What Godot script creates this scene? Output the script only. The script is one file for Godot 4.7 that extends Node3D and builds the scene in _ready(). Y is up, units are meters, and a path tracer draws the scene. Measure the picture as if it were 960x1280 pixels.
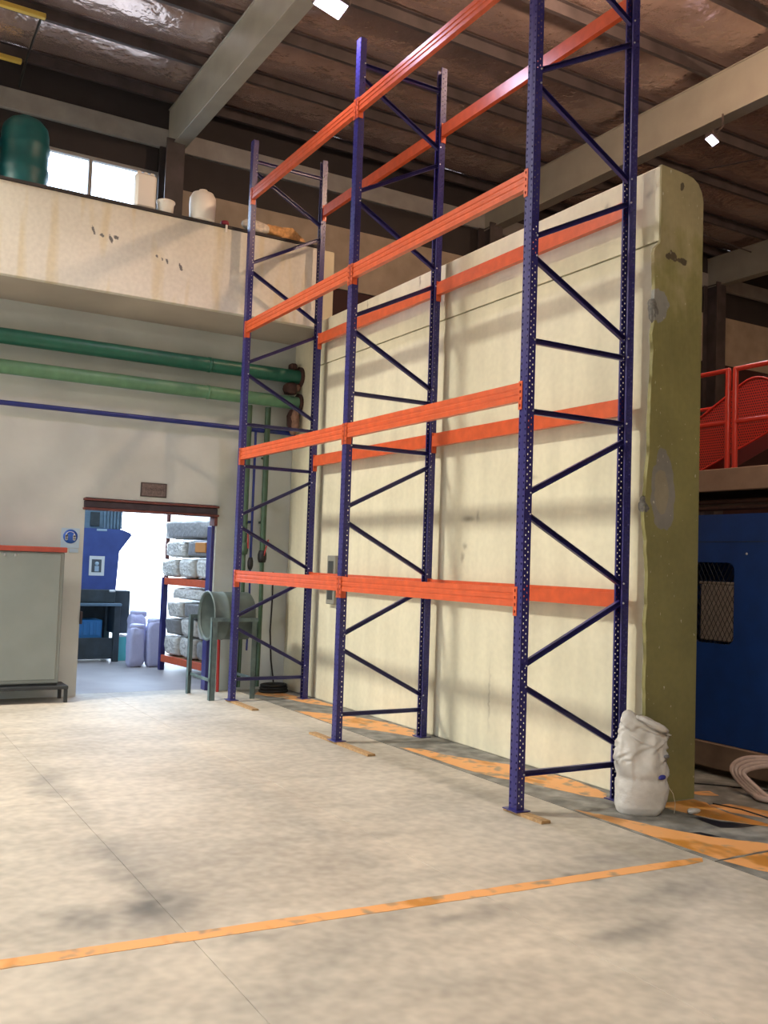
extends Node3D
# A factory hall: a blue and orange pallet rack bolted up in front of a dividing wall, a doorway
# into a bright annex, a gallery above it, machines behind the dividing wall on the right.
# y up, metres. The rack's front row of posts stands on x = 0, nearest frame at z = 0.

const BAY := 2.848
const LEVELS := [1.5707, 3.1086, 4.7358, 6.4655]
const POST_TOP := 7.155
const ROOF := 8.82
const FAR := -6.7        # face of the wall with the doorway
const DIV := 1.15        # face of the dividing wall
const GAL := -8.5        # face of the wall behind the gallery
# unseen light panels (left key, added fill behind the viewer): centre x, centre z, width, length, energy
const UNSEEN_ROOF_LIGHTS := [[-8.0, -5.2, 1.25, 1.25, 115.0], [-3.0, 7.4, 8.0, 2.0, 3.3]]

var used := {}
var M := {}
var rng := RandomNumberGenerator.new()

func _ready():
	rng.seed = 7
	setting()
	materials()
	shell()
	rack()
	shims()
	services()
	gallery_things()
	annex()
	right_side()
	sack()
	paint()
	lamps()

func setting():
	var cam := Camera3D.new()
	cam.name = "camera"
	cam.fov = 56.847
	cam.near = 0.1
	cam.far = 120.0
	cam.transform = Transform3D(Basis(Vector3(0.862641, 0.034074, 0.504668), Vector3(-0.057254, 0.997894, 0.030490), Vector3(-0.502566, -0.055196, 0.862775)), Vector3(-4.43383, 1.78015, 5.5443))
	add_child(cam)
	cam.current = true

	var sky := ProceduralSkyMaterial.new()
	sky.sky_top_color = Color(0.78, 0.88, 1.0)
	sky.sky_horizon_color = Color(0.92, 0.96, 1.0)
	sky.ground_bottom_color = Color(0.62, 0.62, 0.60)
	sky.ground_horizon_color = Color(0.92, 0.96, 1.0)
	sky.energy_multiplier = 8.0
	var env := Environment.new()
	env.background_mode = Environment.BG_SKY
	env.sky = Sky.new()
	env.sky.sky_material = sky
	env.tonemap_mode = Environment.TONE_MAPPER_LINEAR
	env.tonemap_exposure = 1.12
	env.sdfgi_enabled = true
	env.ssao_enabled = true
	env.ssil_enabled = true
	var we := WorldEnvironment.new()
	we.name = "world"
	we.environment = env
	add_child(we)

	for a in UNSEEN_ROOF_LIGHTS:  # out of view: one throws the rack shadows, one is added front fill
		var l := AreaLight3D.new()
		l.name = "unseen_roof_light"
		l.area_size = Vector2(a[2], a[3])
		l.area_normalize_energy = false
		l.light_energy = a[4]
		l.light_color = Color(1.0, 0.975, 0.925)
		l.area_range = 40.0
		l.shadow_enabled = true
		l.position = Vector3(a[0], ROOF - 0.13, a[1])
		l.rotation.x = -PI / 2
		add_child(l, true)
# ------------------------------------------------------------------ mesh building
class MB:
	var st := SurfaceTool.new()
	var uv_on := false
	var uv_u := Plane()
	var uv_v := Plane()
	var count := 0
	func _init():
		st.begin(Mesh.PRIMITIVE_TRIANGLES)
		st.set_smooth_group(-1)
	# texture coordinates laid on by position in the thing: u = p . a + a0, v = p . b + b0
	func lay(a: Vector3, a0: float, b: Vector3, b0: float):
		uv_on = true
		uv_u = Plane(a, a0)
		uv_v = Plane(b, b0)
	func smooth(on: bool):
		st.set_smooth_group(0 if on else -1)
	func v(p: Vector3):
		if uv_on:
			st.set_uv(Vector2(uv_u.normal.dot(p) + uv_u.d, uv_v.normal.dot(p) + uv_v.d))
		st.add_vertex(p)
	func tri(a: Vector3, b: Vector3, c: Vector3):
		v(a); v(b); v(c)
		count += 1
	func quad(a, b, c, d):
		tri(a, b, c); tri(a, c, d)
	# a face whose front looks along «out»
	func face(pts: Array, out: Vector3):
		var n: Vector3 = (pts[1] - pts[0]).cross(pts[2] - pts[0])
		if pts.size() > 3 and n.length() < 1e-12:
			n = (pts[2] - pts[0]).cross(pts[3] - pts[0])
		var flip := n.dot(out) > 0.0
		for i in range(1, pts.size() - 1):
			if flip: tri(pts[0], pts[i + 1], pts[i])
			else: tri(pts[0], pts[i], pts[i + 1])
	func box(c: Vector3, s: Vector3, bev := 0.0, b := Basis()):
		var h := s * 0.5
		bev = minf(bev, minf(h.x, minf(h.y, h.z)) * 0.9)
		var i := h - Vector3.ONE * bev
		for sg in [-1.0, 1.0]:
			face([c + b * Vector3(sg * h.x, -i.y, -i.z), c + b * Vector3(sg * h.x, i.y, -i.z), c + b * Vector3(sg * h.x, i.y, i.z), c + b * Vector3(sg * h.x, -i.y, i.z)], b * Vector3(sg, 0, 0))
			face([c + b * Vector3(-i.x, sg * h.y, -i.z), c + b * Vector3(i.x, sg * h.y, -i.z), c + b * Vector3(i.x, sg * h.y, i.z), c + b * Vector3(-i.x, sg * h.y, i.z)], b * Vector3(0, sg, 0))
			face([c + b * Vector3(-i.x, -i.y, sg * h.z), c + b * Vector3(i.x, -i.y, sg * h.z), c + b * Vector3(i.x, i.y, sg * h.z), c + b * Vector3(-i.x, i.y, sg * h.z)], b * Vector3(0, 0, sg))
		if bev <= 0.0: return
		for p in [-1.0, 1.0]:
			for q in [-1.0, 1.0]:
				face([c + b * Vector3(p * h.x, q * i.y, -i.z), c + b * Vector3(p * h.x, q * i.y, i.z), c + b * Vector3(p * i.x, q * h.y, i.z), c + b * Vector3(p * i.x, q * h.y, -i.z)], b * Vector3(p, q, 0))
				face([c + b * Vector3(p * h.x, -i.y, q * i.z), c + b * Vector3(p * h.x, i.y, q * i.z), c + b * Vector3(p * i.x, i.y, q * h.z), c + b * Vector3(p * i.x, -i.y, q * h.z)], b * Vector3(p, 0, q))
				face([c + b * Vector3(-i.x, p * h.y, q * i.z), c + b * Vector3(i.x, p * h.y, q * i.z), c + b * Vector3(i.x, p * i.y, q * h.z), c + b * Vector3(-i.x, p * i.y, q * h.z)], b * Vector3(0, p, q))
				for r in [-1.0, 1.0]:
					face([c + b * Vector3(p * h.x, q * i.y, r * i.z), c + b * Vector3(p * i.x, q * h.y, r * i.z), c + b * Vector3(p * i.x, q * i.y, r * h.z)], b * Vector3(p, q, r))
	# box given by its two corners
	func span(lo: Vector3, hi: Vector3, bev := 0.0):
		box((lo + hi) * 0.5, (hi - lo).abs(), bev)
	# closed outline (in u, v) pushed from o along w
	func prism(pts: Array, o: Vector3, u: Vector3, vv: Vector3, w: Vector3):
		var area := 0.0
		var flat := PackedVector2Array()
		for i in pts.size():
			var p: Vector2 = pts[i]
			var q: Vector2 = pts[(i + 1) % pts.size()]
			area += p.x * q.y - q.x * p.y
			flat.append(p)
		for i in pts.size():
			var p: Vector2 = pts[i]
			var q: Vector2 = pts[(i + 1) % pts.size()]
			var e := q - p
			var n := Vector2(e.y, -e.x) * signf(area)
			var a := o + u * p.x + vv * p.y
			var bb := o + u * q.x + vv * q.y
			face([a, bb, bb + w, a + w], u * n.x + vv * n.y)
		var t := Geometry2D.triangulate_polygon(flat)
		for i in range(0, t.size(), 3):
			var a3 := [flat[t[i]], flat[t[i + 1]], flat[t[i + 2]]]
			var base := []
			var top := []
			for p in a3:
				base.append(o + u * p.x + vv * p.y)
				top.append(o + u * p.x + vv * p.y + w)
			face(base, -w)
			face(top, w)
	# round bar along a polyline
	func tube(path: Array, radius, segs := 12, caps := true):
		var rings := []
		var side := Vector3.ZERO
		for i in path.size():
			var d: Vector3
			if i == 0: d = path[1] - path[0]
			elif i == path.size() - 1: d = path[i] - path[i - 1]
			else: d = (path[i + 1] - path[i]).normalized() + (path[i] - path[i - 1]).normalized()
			d = d.normalized()
			if side == Vector3.ZERO:
				side = d.cross(Vector3.UP)
				if side.length() < 0.1: side = d.cross(Vector3.RIGHT)
			side = (side - d * side.dot(d)).normalized()
			var up := side.cross(d)
			var r: float = radius[i] if radius is Array else radius
			var ring := []
			for k in segs:
				var a := TAU * k / segs
				ring.append(path[i] + (side * cos(a) + up * sin(a)) * r)
			rings.append(ring)
		smooth(true)
		for i in path.size() - 1:
			for k in segs:
				var k2 := (k + 1) % segs
				var mid: Vector3 = (path[i] + path[i + 1]) * 0.5
				face([rings[i][k], rings[i][k2], rings[i + 1][k2], rings[i + 1][k]], (rings[i][k] + rings[i + 1][k2]) * 0.5 - mid)
		smooth(false)
		if caps:
			face(rings[0], path[0] - path[1])
			face(rings[-1], path[-1] - path[-2])
	# turned body: profile of (radius, height along axis)
	func lathe(prof: Array, o: Vector3, axis := Vector3.UP, segs := 28):
		var u := axis.cross(Vector3.RIGHT if absf(axis.x) < 0.9 else Vector3.UP).normalized()
		var w := axis.cross(u)
		smooth(true)
		for i in prof.size() - 1:
			var p: Vector2 = prof[i]
			var q: Vector2 = prof[i + 1]
			var nr := q.y - p.y
			var nh := p.x - q.x
			for k in segs:
				var a := TAU * k / segs
				var b := TAU * (k + 1) / segs
				var da := u * cos(a) + w * sin(a)
				var db := u * cos(b) + w * sin(b)
				var out := (da + db).normalized() * nr + axis * nh
				if p.x < 1e-6: face([o + axis * p.y, o + da * q.x + axis * q.y, o + db * q.x + axis * q.y], out)
				elif q.x < 1e-6: face([o + da * p.x + axis * p.y, o + db * p.x + axis * p.y, o + axis * q.y], out)
				else: face([o + da * p.x + axis * p.y, o + db * p.x + axis * p.y, o + db * q.x + axis * q.y, o + da * q.x + axis * q.y], out)
		smooth(false)
	# sheet with columns of slots; cols = [[offset, width, height, pitch, first], ...]
	func plate(o: Vector3, u: Vector3, up: Vector3, w: float, h: float, thick: float, cols: Array):
		var n := u.cross(up)
		var cuts := [-w * 0.5]
		for c in cols:
			cuts.append(c[0] - c[1] * 0.5)
			cuts.append(c[0] + c[1] * 0.5)
		cuts.append(w * 0.5)
		for i in range(0, cuts.size(), 2):
			_slab(o, u, up, n, cuts[i], cuts[i + 1], 0.0, h, thick)
		for c in cols:
			var y := 0.0
			var next: float = c[4]
			var a: float = c[0] - c[1] * 0.5
			var b: float = c[0] + c[1] * 0.5
			while next + c[2] < h:
				_slab(o, u, up, n, a, b, y, next, thick)
				y = next + c[2]
				for q in [[next, 1.0], [y, -1.0]]:
					face([o + u * a + up * q[0] , o + u * b + up * q[0], o + u * b + up * q[0] + n * thick, o + u * a + up * q[0] + n * thick], up * q[1])
				for q in [[a, 1.0], [b, -1.0]]:
					face([o + u * q[0] + up * next, o + u * q[0] + up * y, o + u * q[0] + up * y + n * thick, o + u * q[0] + up * next + n * thick], u * q[1])
				next += c[3]
			_slab(o, u, up, n, a, b, y, h, thick)
	func _slab(o, u, up, n, a, b, y0, y1, thick):
		for s in [0.0, 1.0]:
			face([o + u * a + up * y0 + n * (thick * s), o + u * b + up * y0 + n * (thick * s), o + u * b + up * y1 + n * (thick * s), o + u * a + up * y1 + n * (thick * s)], n * (s * 2.0 - 1.0))
	# soft filled body: a rounded block, dented and wrinkled by noise
	func blob(c: Vector3, half: Vector3, power: float, amp: float, noise: FastNoiseLite, b := Basis(), lat := 22, lon := 34, side := 0.0):
		var pv := side if side > 0.0 else power
		var rows := []
		for i in lat + 1:
			var th := PI * i / lat - PI / 2
			var row := []
			for k in lon:
				var ph := TAU * k / lon
				var d := Vector3(_pw(cos(th), pv) * _pw(cos(ph), power), _pw(sin(th), pv), _pw(cos(th), pv) * _pw(sin(ph), power))
				var p := d * half
				var r := noise.get_noise_3d(p.x * 3.0 + c.x * 7.0, p.y * 3.0 + c.y * 7.0, p.z * 3.0 + c.z * 7.0)
				var r2 := noise.get_noise_3d(p.x * 9.0 + 31.0, p.y * 9.0 + c.z * 5.0, p.z * 9.0 + c.x)
				row.append(c + b * (p + d.normalized() * amp * (r + 0.4 * r2)))
			rows.append(row)
		smooth(true)
		for i in lat:
			for k in lon:
				var k2 := (k + 1) % lon
				var q := [rows[i][k], rows[i][k2], rows[i + 1][k2], rows[i + 1][k]]
				var out: Vector3 = (q[0] + q[1] + q[2] + q[3]) * 0.25 - c
				if i == 0: face([rows[0][0], q[2], q[3]], out)
				elif i == lat - 1: face([q[0], q[1], rows[lat][0]], out)
				else: face(q, out)
		smooth(false)
	func _pw(x: float, e: float) -> float:
		return signf(x) * pow(absf(x), e)
	func mesh(m: Material) -> ArrayMesh:
		st.generate_normals()
		var a := st.commit()
		a.surface_set_material(0, m)
		return a

func merged(list: Array) -> ArrayMesh:      # [[MB, material], ...] as one mesh of several surfaces
	var a := ArrayMesh.new()
	for e in list:
		e[0].st.generate_normals()
		e[0].st.commit(a)
		a.surface_set_material(a.get_surface_count() - 1, e[1])
	return a

# ------------------------------------------------------------------ scene tree helpers
func numbered(called: String) -> String:
	var n: int = used.get(called, 0)
	used[called] = n + 1
	return called if n == 0 else "%s_%03d" % [called, n]

func put(called: String, mesh: Mesh, parent: Node3D) -> MeshInstance3D:
	var o := MeshInstance3D.new()
	o.mesh = mesh
	var n := 0
	var want := called
	while parent.has_node(NodePath(want)):
		n += 1
		want = "%s_%03d" % [called, n]
	o.name = want
	parent.add_child(o, true)
	return o

func part(called: String, mb: MB, m: Material, parent: Node3D) -> MeshInstance3D:
	return put(called, mb.mesh(m), parent)

func tag(o: Node, label: String, category: String, group := "", kind := ""):
	o.set_meta("label", label)
	o.set_meta("category", category)
	if group: o.set_meta("group", group)
	if kind: o.set_meta("kind", kind)

func thing(called: String, label: String, category: String, at := Vector3.ZERO, turn := 0.0, group := "", kind := "") -> Node3D:
	var o := Node3D.new()
	o.name = numbered(called)
	add_child(o, true)
	o.position = at
	o.rotation.y = turn
	tag(o, label, category, group, kind)
	return o

func single(called: String, mb: MB, m: Material, label: String, category: String, group := "", kind := "") -> MeshInstance3D:
	var o := put(numbered(called), mb.mesh(m), self)
	tag(o, label, category, group, kind)
	return o

# ------------------------------------------------------------------ materials
func noise_of(sd: int, freq: float, oct := 4, kind := FastNoiseLite.TYPE_SIMPLEX_SMOOTH) -> FastNoiseLite:
	var n := FastNoiseLite.new()
	n.seed = sd
	n.frequency = freq
	n.noise_type = kind
	n.fractal_octaves = oct
	return n

func mottle(sd: int, freq: float, lo: float, hi: float, size := 256, oct := 5) -> NoiseTexture2D:
	var t := NoiseTexture2D.new()
	t.width = size
	t.height = size
	t.seamless = true
	t.noise = noise_of(sd, freq, oct)
	var g := Gradient.new()
	g.set_color(0, Color(lo, lo, lo))
	g.set_color(1, Color(hi, hi, hi))
	t.color_ramp = g
	return t

func bumps(sd: int, freq: float, strength: float, size := 256, oct := 4) -> NoiseTexture2D:
	var t := NoiseTexture2D.new()
	t.width = size
	t.height = size
	t.seamless = true
	t.as_normal_map = true
	t.bump_strength = strength
	t.noise = noise_of(sd, freq, oct)
	return t

func mat(called: String, c: Color, rough := 0.6, metal := 0.0, grain: Texture2D = null, scale := 1.0, relief: Texture2D = null, depth := 0.5) -> StandardMaterial3D:
	var m := StandardMaterial3D.new()
	m.resource_name = called
	m.albedo_color = c
	m.roughness = rough
	m.metallic = metal
	if grain or relief:
		m.uv1_triplanar = true
		m.uv1_world_triplanar = true
		m.uv1_scale = Vector3.ONE * scale
	if grain: m.albedo_texture = grain
	if relief:
		m.normal_enabled = true
		m.normal_texture = relief
		m.normal_scale = depth
	M[called] = m
	return m

func glow(called: String, c: Color, e: float) -> StandardMaterial3D:
	var m := mat(called, Color(0.9, 0.9, 0.9), 0.4)
	m.emission_enabled = true
	m.emission = c
	m.emission_energy_multiplier = e
	return m

func image_mat(called: String, im: Image, rough: float, relief: Texture2D = null, depth := 0.3) -> StandardMaterial3D:
	var m := StandardMaterial3D.new()
	m.resource_name = called
	m.albedo_texture = ImageTexture.create_from_image(im)
	m.roughness = rough
	if relief:
		m.normal_enabled = true
		m.normal_texture = relief
		m.normal_scale = depth
	M[called] = m
	return m

func materials():
	var fine := mottle(3, 0.02, 0.86, 1.0)
	var worn := mottle(5, 0.012, 0.74, 1.0)
	var soft := bumps(9, 0.03, 3.0)
	mat("blue_paint", Color(0.185, 0.17, 0.43), 0.3, 0.0, fine, 1.5)
	mat("orange_paint", Color(0.82, 0.36, 0.20), 0.33, 0.0, fine, 1.3)
	mat("bolt_steel", Color(0.75, 0.75, 0.78), 0.3, 0.9)
	mat("cream", Color(0.83, 0.80, 0.68), 0.75, 0.0, mottle(21, 0.008, 0.88, 1.0), 0.35, soft, 0.15)
	mat("far_plaster", Color(0.755, 0.785, 0.77), 0.8, 0.0, mottle(22, 0.007, 0.87, 1.0), 0.3, soft, 0.15)
	mat("soffit_paint", Color(0.70, 0.67, 0.62), 0.8, 0.0, mottle(23, 0.007, 0.87, 1.0), 0.3)
	mat("coping", Color(0.22, 0.2, 0.2), 0.8, 0.0, worn, 1.0)
	mat("steel_grey", Color(0.60, 0.59, 0.55), 0.4, 0.1, mottle(82, 0.012, 0.92, 1.0), 0.6)
	mat("purlin_steel", Color(0.30, 0.27, 0.28), 0.6, 0.0, worn, 0.7)
	mat("foil", Color(0.84, 0.74, 0.71), 0.22, 0.7, mottle(31, 0.01, 0.85, 1.0), 0.4, bumps(33, 0.018, 4.0, 512, 5), 0.8)
	mat("wall_panel", Color(0.66, 0.61, 0.55), 0.7, 0.0, fine, 0.4)
	mat("dark_panel", Color(0.19, 0.17, 0.18), 0.7, 0.0, fine, 0.4)
	mat("maroon", Color(0.22, 0.08, 0.09), 0.7, 0.0, fine, 0.4)
	mat("light_strip", Color(0.62, 0.62, 0.62), 0.6, 0.0, fine, 0.4)
	mat("hall_wall", Color(0.78, 0.74, 0.68), 0.8, 0.0, fine, 0.3)
	mat("pipe_dark_green", Color(0.09, 0.37, 0.30), 0.42, 0.0, fine, 1.2)
	mat("pipe_green", Color(0.37, 0.55, 0.42), 0.45, 0.0, fine, 1.2)
	mat("pipe_olive", Color(0.25, 0.36, 0.27), 0.5, 0.0, fine, 1.2)
	mat("pipe_blue", Color(0.10, 0.17, 0.48), 0.4, 0.0, fine, 1.2)
	mat("rust", Color(0.26, 0.15, 0.12), 0.8, 0.0, worn, 3.0)
	mat("bare_brick", Color(0.60, 0.46, 0.38), 0.9, 0.0, worn, 4.0)
	mat("black_rubber", Color(0.06, 0.06, 0.06), 0.6)
	mat("valve_red", Color(0.62, 0.12, 0.10), 0.5)
	mat("door_red", Color(0.43, 0.23, 0.21), 0.6, 0.0, worn, 2.0)
	mat("door_dark", Color(0.24, 0.20, 0.24), 0.6, 0.0, worn, 2.0)
	mat("wood", Color(0.72, 0.58, 0.40), 0.8, 0.0, mottle(41, 0.03, 0.75, 1.0), 3.0)
	mat("cabinet_grey", Color(0.50, 0.535, 0.52), 0.45, 0.0, mottle(81, 0.01, 0.95, 1.0), 0.7)
	mat("cabinet_red", Color(0.64, 0.28, 0.22), 0.5, 0.0, fine, 1.0)
	mat("cabinet_stand", Color(0.17, 0.19, 0.2), 0.6, 0.0, fine, 1.0)
	mat("stand_green", Color(0.38, 0.46, 0.46), 0.5, 0.0, worn, 2.0)
	mat("drum_green", Color(0.40, 0.46, 0.45), 0.45, 0.0, worn, 1.5)
	mat("sign_blue", Color(0.10, 0.32, 0.68), 0.4)
	mat("sign_white", Color(0.85, 0.87, 0.88), 0.5)
	mat("sign_pale", Color(0.62, 0.72, 0.80), 0.5)
	mat("plaque", Color(0.45, 0.40, 0.39), 0.5, 0.0, worn, 8.0)
	mat("plaque_dark", Color(0.22, 0.19, 0.18), 0.5)
	mat("box_grey", Color(0.50, 0.50, 0.46), 0.5)
	mat("box_dark", Color(0.24, 0.25, 0.24), 0.4)
	mat("white_plastic", Color(0.88, 0.87, 0.84), 0.4)
	mat("magenta", Color(0.5, 0.08, 0.18), 0.5)
	mat("paper_tan", Color(0.88, 0.68, 0.44), 0.8, 0.0, worn, 5.0)
	mat("paper_white", Color(0.90, 0.87, 0.80), 0.8, 0.0, worn, 5.0)
	mat("tank_teal", Color(0.07, 0.38, 0.40), 0.45, 0.0, fine, 1.0)
	mat("sack_white", Color(0.78, 0.77, 0.74), 0.5, 0.0, mottle(51, 0.02, 0.92, 1.0), 3.0, bumps(52, 0.02, 7.0), 0.5)
	mat("sack_blue", Color(0.2, 0.22, 0.55), 0.6)
	mat("sack_grey_print", Color(0.42, 0.42, 0.42), 0.6)
	mat("twine", Color(0.8, 0.77, 0.7), 0.8)
	mat("machine_blue", Color(0.07, 0.24, 0.52), 0.45, 0.0, fine, 0.6)
	mat("machine_blue_light", Color(0.24, 0.33, 0.62), 0.45, 0.0, fine, 0.6)
	mat("machine_base", Color(0.52, 0.43, 0.36), 0.6, 0.0, worn, 0.8)
	mat("machine_dark", Color(0.24, 0.29, 0.32), 0.6, 0.0, worn, 1.0)
	mat("hopper_grey", Color(0.42, 0.53, 0.62), 0.5, 0.0, fine, 1.0)
	mat("mesh_black", Color(0.05, 0.05, 0.06), 0.5)
	mat("filter_brown", Color(0.62, 0.57, 0.53), 0.7, 0.0, fine, 2.0)
	mat("crate_blue", Color(0.20, 0.48, 0.72), 0.5)
	mat("bin_teal", Color(0.35, 0.72, 0.72), 0.5)
	mat("poster_grey", Color(0.30, 0.33, 0.36), 0.6)
	mat("rail_red", Color(0.75, 0.18, 0.12), 0.35)
	mat("guard_rim", Color(0.72, 0.15, 0.10), 0.35)
	mat("platform_beige", Color(0.60, 0.50, 0.43), 0.6, 0.0, fine, 0.7)
	mat("hose_pink", Color(0.76, 0.68, 0.65), 0.55, 0.0, fine, 4.0)
	mat("wrap_film", Color(0.86, 0.84, 0.80), 0.22, 0.0, mottle(61, 0.02, 0.8, 1.0), 2.0, bumps(62, 0.025, 12.0), 0.9)
	mat("wrap_grey", Color(0.55, 0.54, 0.53), 0.3, 0.0, mottle(63, 0.02, 0.8, 1.0), 2.0, bumps(64, 0.015, 6.0), 0.6)
	mat("wrap_lilac", Color(0.72, 0.72, 0.84), 0.45, 0.0, null, 1.0, bumps(65, 0.02, 6.0), 0.6)
	M.wrap_lilac.uv1_triplanar = true
	mat("carton_brown", Color(0.66, 0.42, 0.16), 0.8)
	mat("yellow_bar", Color(0.78, 0.68, 0.32), 0.5)
	mat("lamp_housing", Color(0.30, 0.27, 0.27), 0.4, 0.5)
	mat("outside_ground", Color(0.82, 0.80, 0.76), 0.9, 0.0, fine, 0.3)
	mat("annex_wall", Color(0.80, 0.80, 0.78), 0.8, 0.0, fine, 0.4)
	mat("under_floor", Color(0.05, 0.045, 0.045), 0.9)
	mat("floor_far", Color(0.78, 0.73, 0.66), 0.6, 0.0, mottle(71, 0.006, 0.82, 1.0, 512), 0.25)
	mat("floor_annex", Color(0.60, 0.58, 0.58), 0.5, 0.0, mottle(72, 0.006, 0.85, 1.0, 512), 0.25)
	glow("lamp_cool", Color(0.92, 0.88, 1.0), 14.0)
	glow("lamp_warm", Color(1.0, 0.80, 0.5), 14.0)
	# mottled green-white glow of the unseen roof panels
	for q in [["unseen_panel_glow", 1.3, 0.45]]:
		var rl := glow(q[0], Color(1, 1, 1), q[1])
		rl.emission = Color(0.86, 0.97, 0.90)
		rl.emission_operator = BaseMaterial3D.EMISSION_OP_MULTIPLY
		rl.emission_texture = mottle(91, 0.012, q[2], 1.0)
		rl.uv1_triplanar = true
		rl.uv1_world_triplanar = true
		rl.uv1_scale = Vector3(0.9, 0.9, 0.35)
	var g := mat("window_glass", Color(0.9, 0.95, 1.0, 0.08), 0.05)
	g.transparency = BaseMaterial3D.TRANSPARENCY_ALPHA

func blob_stain(x: float, z: float, s: Array) -> float:
	var dx: float = (x - s[0]) / s[2]
	var dz: float = (z - s[1]) / s[3]
	return s[4] * exp(-(dx * dx + dz * dz))

# worn concrete of the hall floor, 9 x 12 m from (-6, -7): trowel clouds, dirt along the joints, oil and water stains
func floor_image() -> Image:
	var w := 768
	var h := 1024
	var im := Image.create(w, h, false, Image.FORMAT_RGB8)
	var cloud := noise_of(101, 0.55, 4)
	var streak := noise_of(102, 1.0, 4)
	var speck := noise_of(103, 9.0, 2)
	var ragged := noise_of(104, 2.6, 3)
	var stains := [[-0.50, 1.33, 0.16, 0.09, 0.32], [-0.30, 1.12, 0.30, 0.08, 0.20], [-1.55, 1.50, 0.34, 0.08, 0.30], [-0.85, 2.05, 0.28, 0.12, 0.28],
		[-3.05, 0.82, 0.34, 0.22, 0.30], [-2.78, 0.70, 0.16, 0.12, 0.2], [-2.85, -1.9, 0.14, 0.9, 0.20], [-2.6, 1.32, 0.2, 0.06, 0.2], [-0.7, 1.7, 0.4, 0.16, 0.12],
		[-1.2, 0.08, 0.18, 0.1, 0.12], [-0.2, 1.75, 0.3, 0.12, 0.14], [0.12, -1.0, 0.12, 1.1, 0.14], [-2.85, 0.2, 0.1, 0.8, 0.14], [0.2, -2.9, 0.15, 0.5, 0.12]]
	for j in h:
		var z := -7.0 + 12.0 * (j + 0.5) / h
		for i in w:
			var x := -6.0 + 9.0 * (i + 0.5) / w
			var k := 0.91 + 0.11 * cloud.get_noise_2d(x, z) + 0.07 * streak.get_noise_2d(x * 0.8, z * 2.6) + 0.07 * speck.get_noise_2d(x, z)
			var rg := ragged.get_noise_2d(x, z)
			var d := 0.0
			for s in stains:
				if absf(x - s[0]) < s[2] * 2.2 and absf(z - s[1]) < s[3] * 2.2:
					d += blob_stain(x + rg * 0.12, z + rg * 0.1, s)
			d = clampf(d * (0.75 + 0.7 * rg), 0.0, 0.4)
			k *= 1.0 - d
			var t := clampf(d * 2.0 + 0.25 * cloud.get_noise_2d(x + 40.0, z), 0.0, 1.0)
			var c := Color(0.745, 0.715, 0.655).lerp(Color(0.70, 0.695, 0.66), t)
			im.set_pixel(i, j, Color(c.r * k, c.g * k, c.b * k))
	return im

# cream paint of the dividing wall, 7 x 5.1 m: grey smears, scrapes, olive paint lapping round the corner
func divide_image() -> Image:
	var w := 1024
	var h := 746
	var im := Image.create(w, h, false, Image.FORMAT_RGB8)
	var cloud := noise_of(201, 0.5, 4)
	var drip := noise_of(202, 1.0, 3)
	var edge := noise_of(203, 3.0, 4)
	var speck := noise_of(204, 12.0, 2)
	var marks := [[-2.33, 2.27, 0.10, 0.028, 0.5], [-2.17, 2.29, 0.025, 0.05, 0.4], [-2.38, 1.99, 0.03, 0.035, 0.4], [-2.42, 1.88, 0.025, 0.05, 0.4], [0.08, 4.85, 0.03, 0.03, 0.3],
		[-1.35, 2.63, 0.09, 0.02, 0.3], [-1.9, 0.55, 0.012, 0.25, 0.25], [-3.9, 1.6, 0.04, 0.05, 0.2], [-0.4, 4.9, 0.03, 0.03, 0.4], [-3.4, 5.0, 0.012, 0.07, 0.5], [-4.6, 4.98, 0.012, 0.06, 0.4]]
	for j in h:
		var y := 5.1 * (1.0 - (j + 0.5) / h)
		for i in w:
			var z := -6.8 + 7.0 * (i + 0.5) / w
			var k := 0.97 + 0.05 * cloud.get_noise_2d(z, y) + 0.05 * drip.get_noise_2d(z * 3.0, y * 0.4) + 0.02 * speck.get_noise_2d(z, y)
			var c := Color(0.825, 0.805, 0.70)
			var d := 0.0
			for s in marks:
				if absf(z - s[0]) < s[2] * 3.0 and absf(y - s[1]) < s[3] * 3.0:
					d = maxf(d, blob_stain(z + 0.02 * speck.get_noise_2d(z, y), y, s))
			c = c.lerp(Color(0.33, 0.30, 0.25), d)
			im.set_pixel(i, j, Color(c.r * k, c.g * k, c.b * k))
	return im

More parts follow.
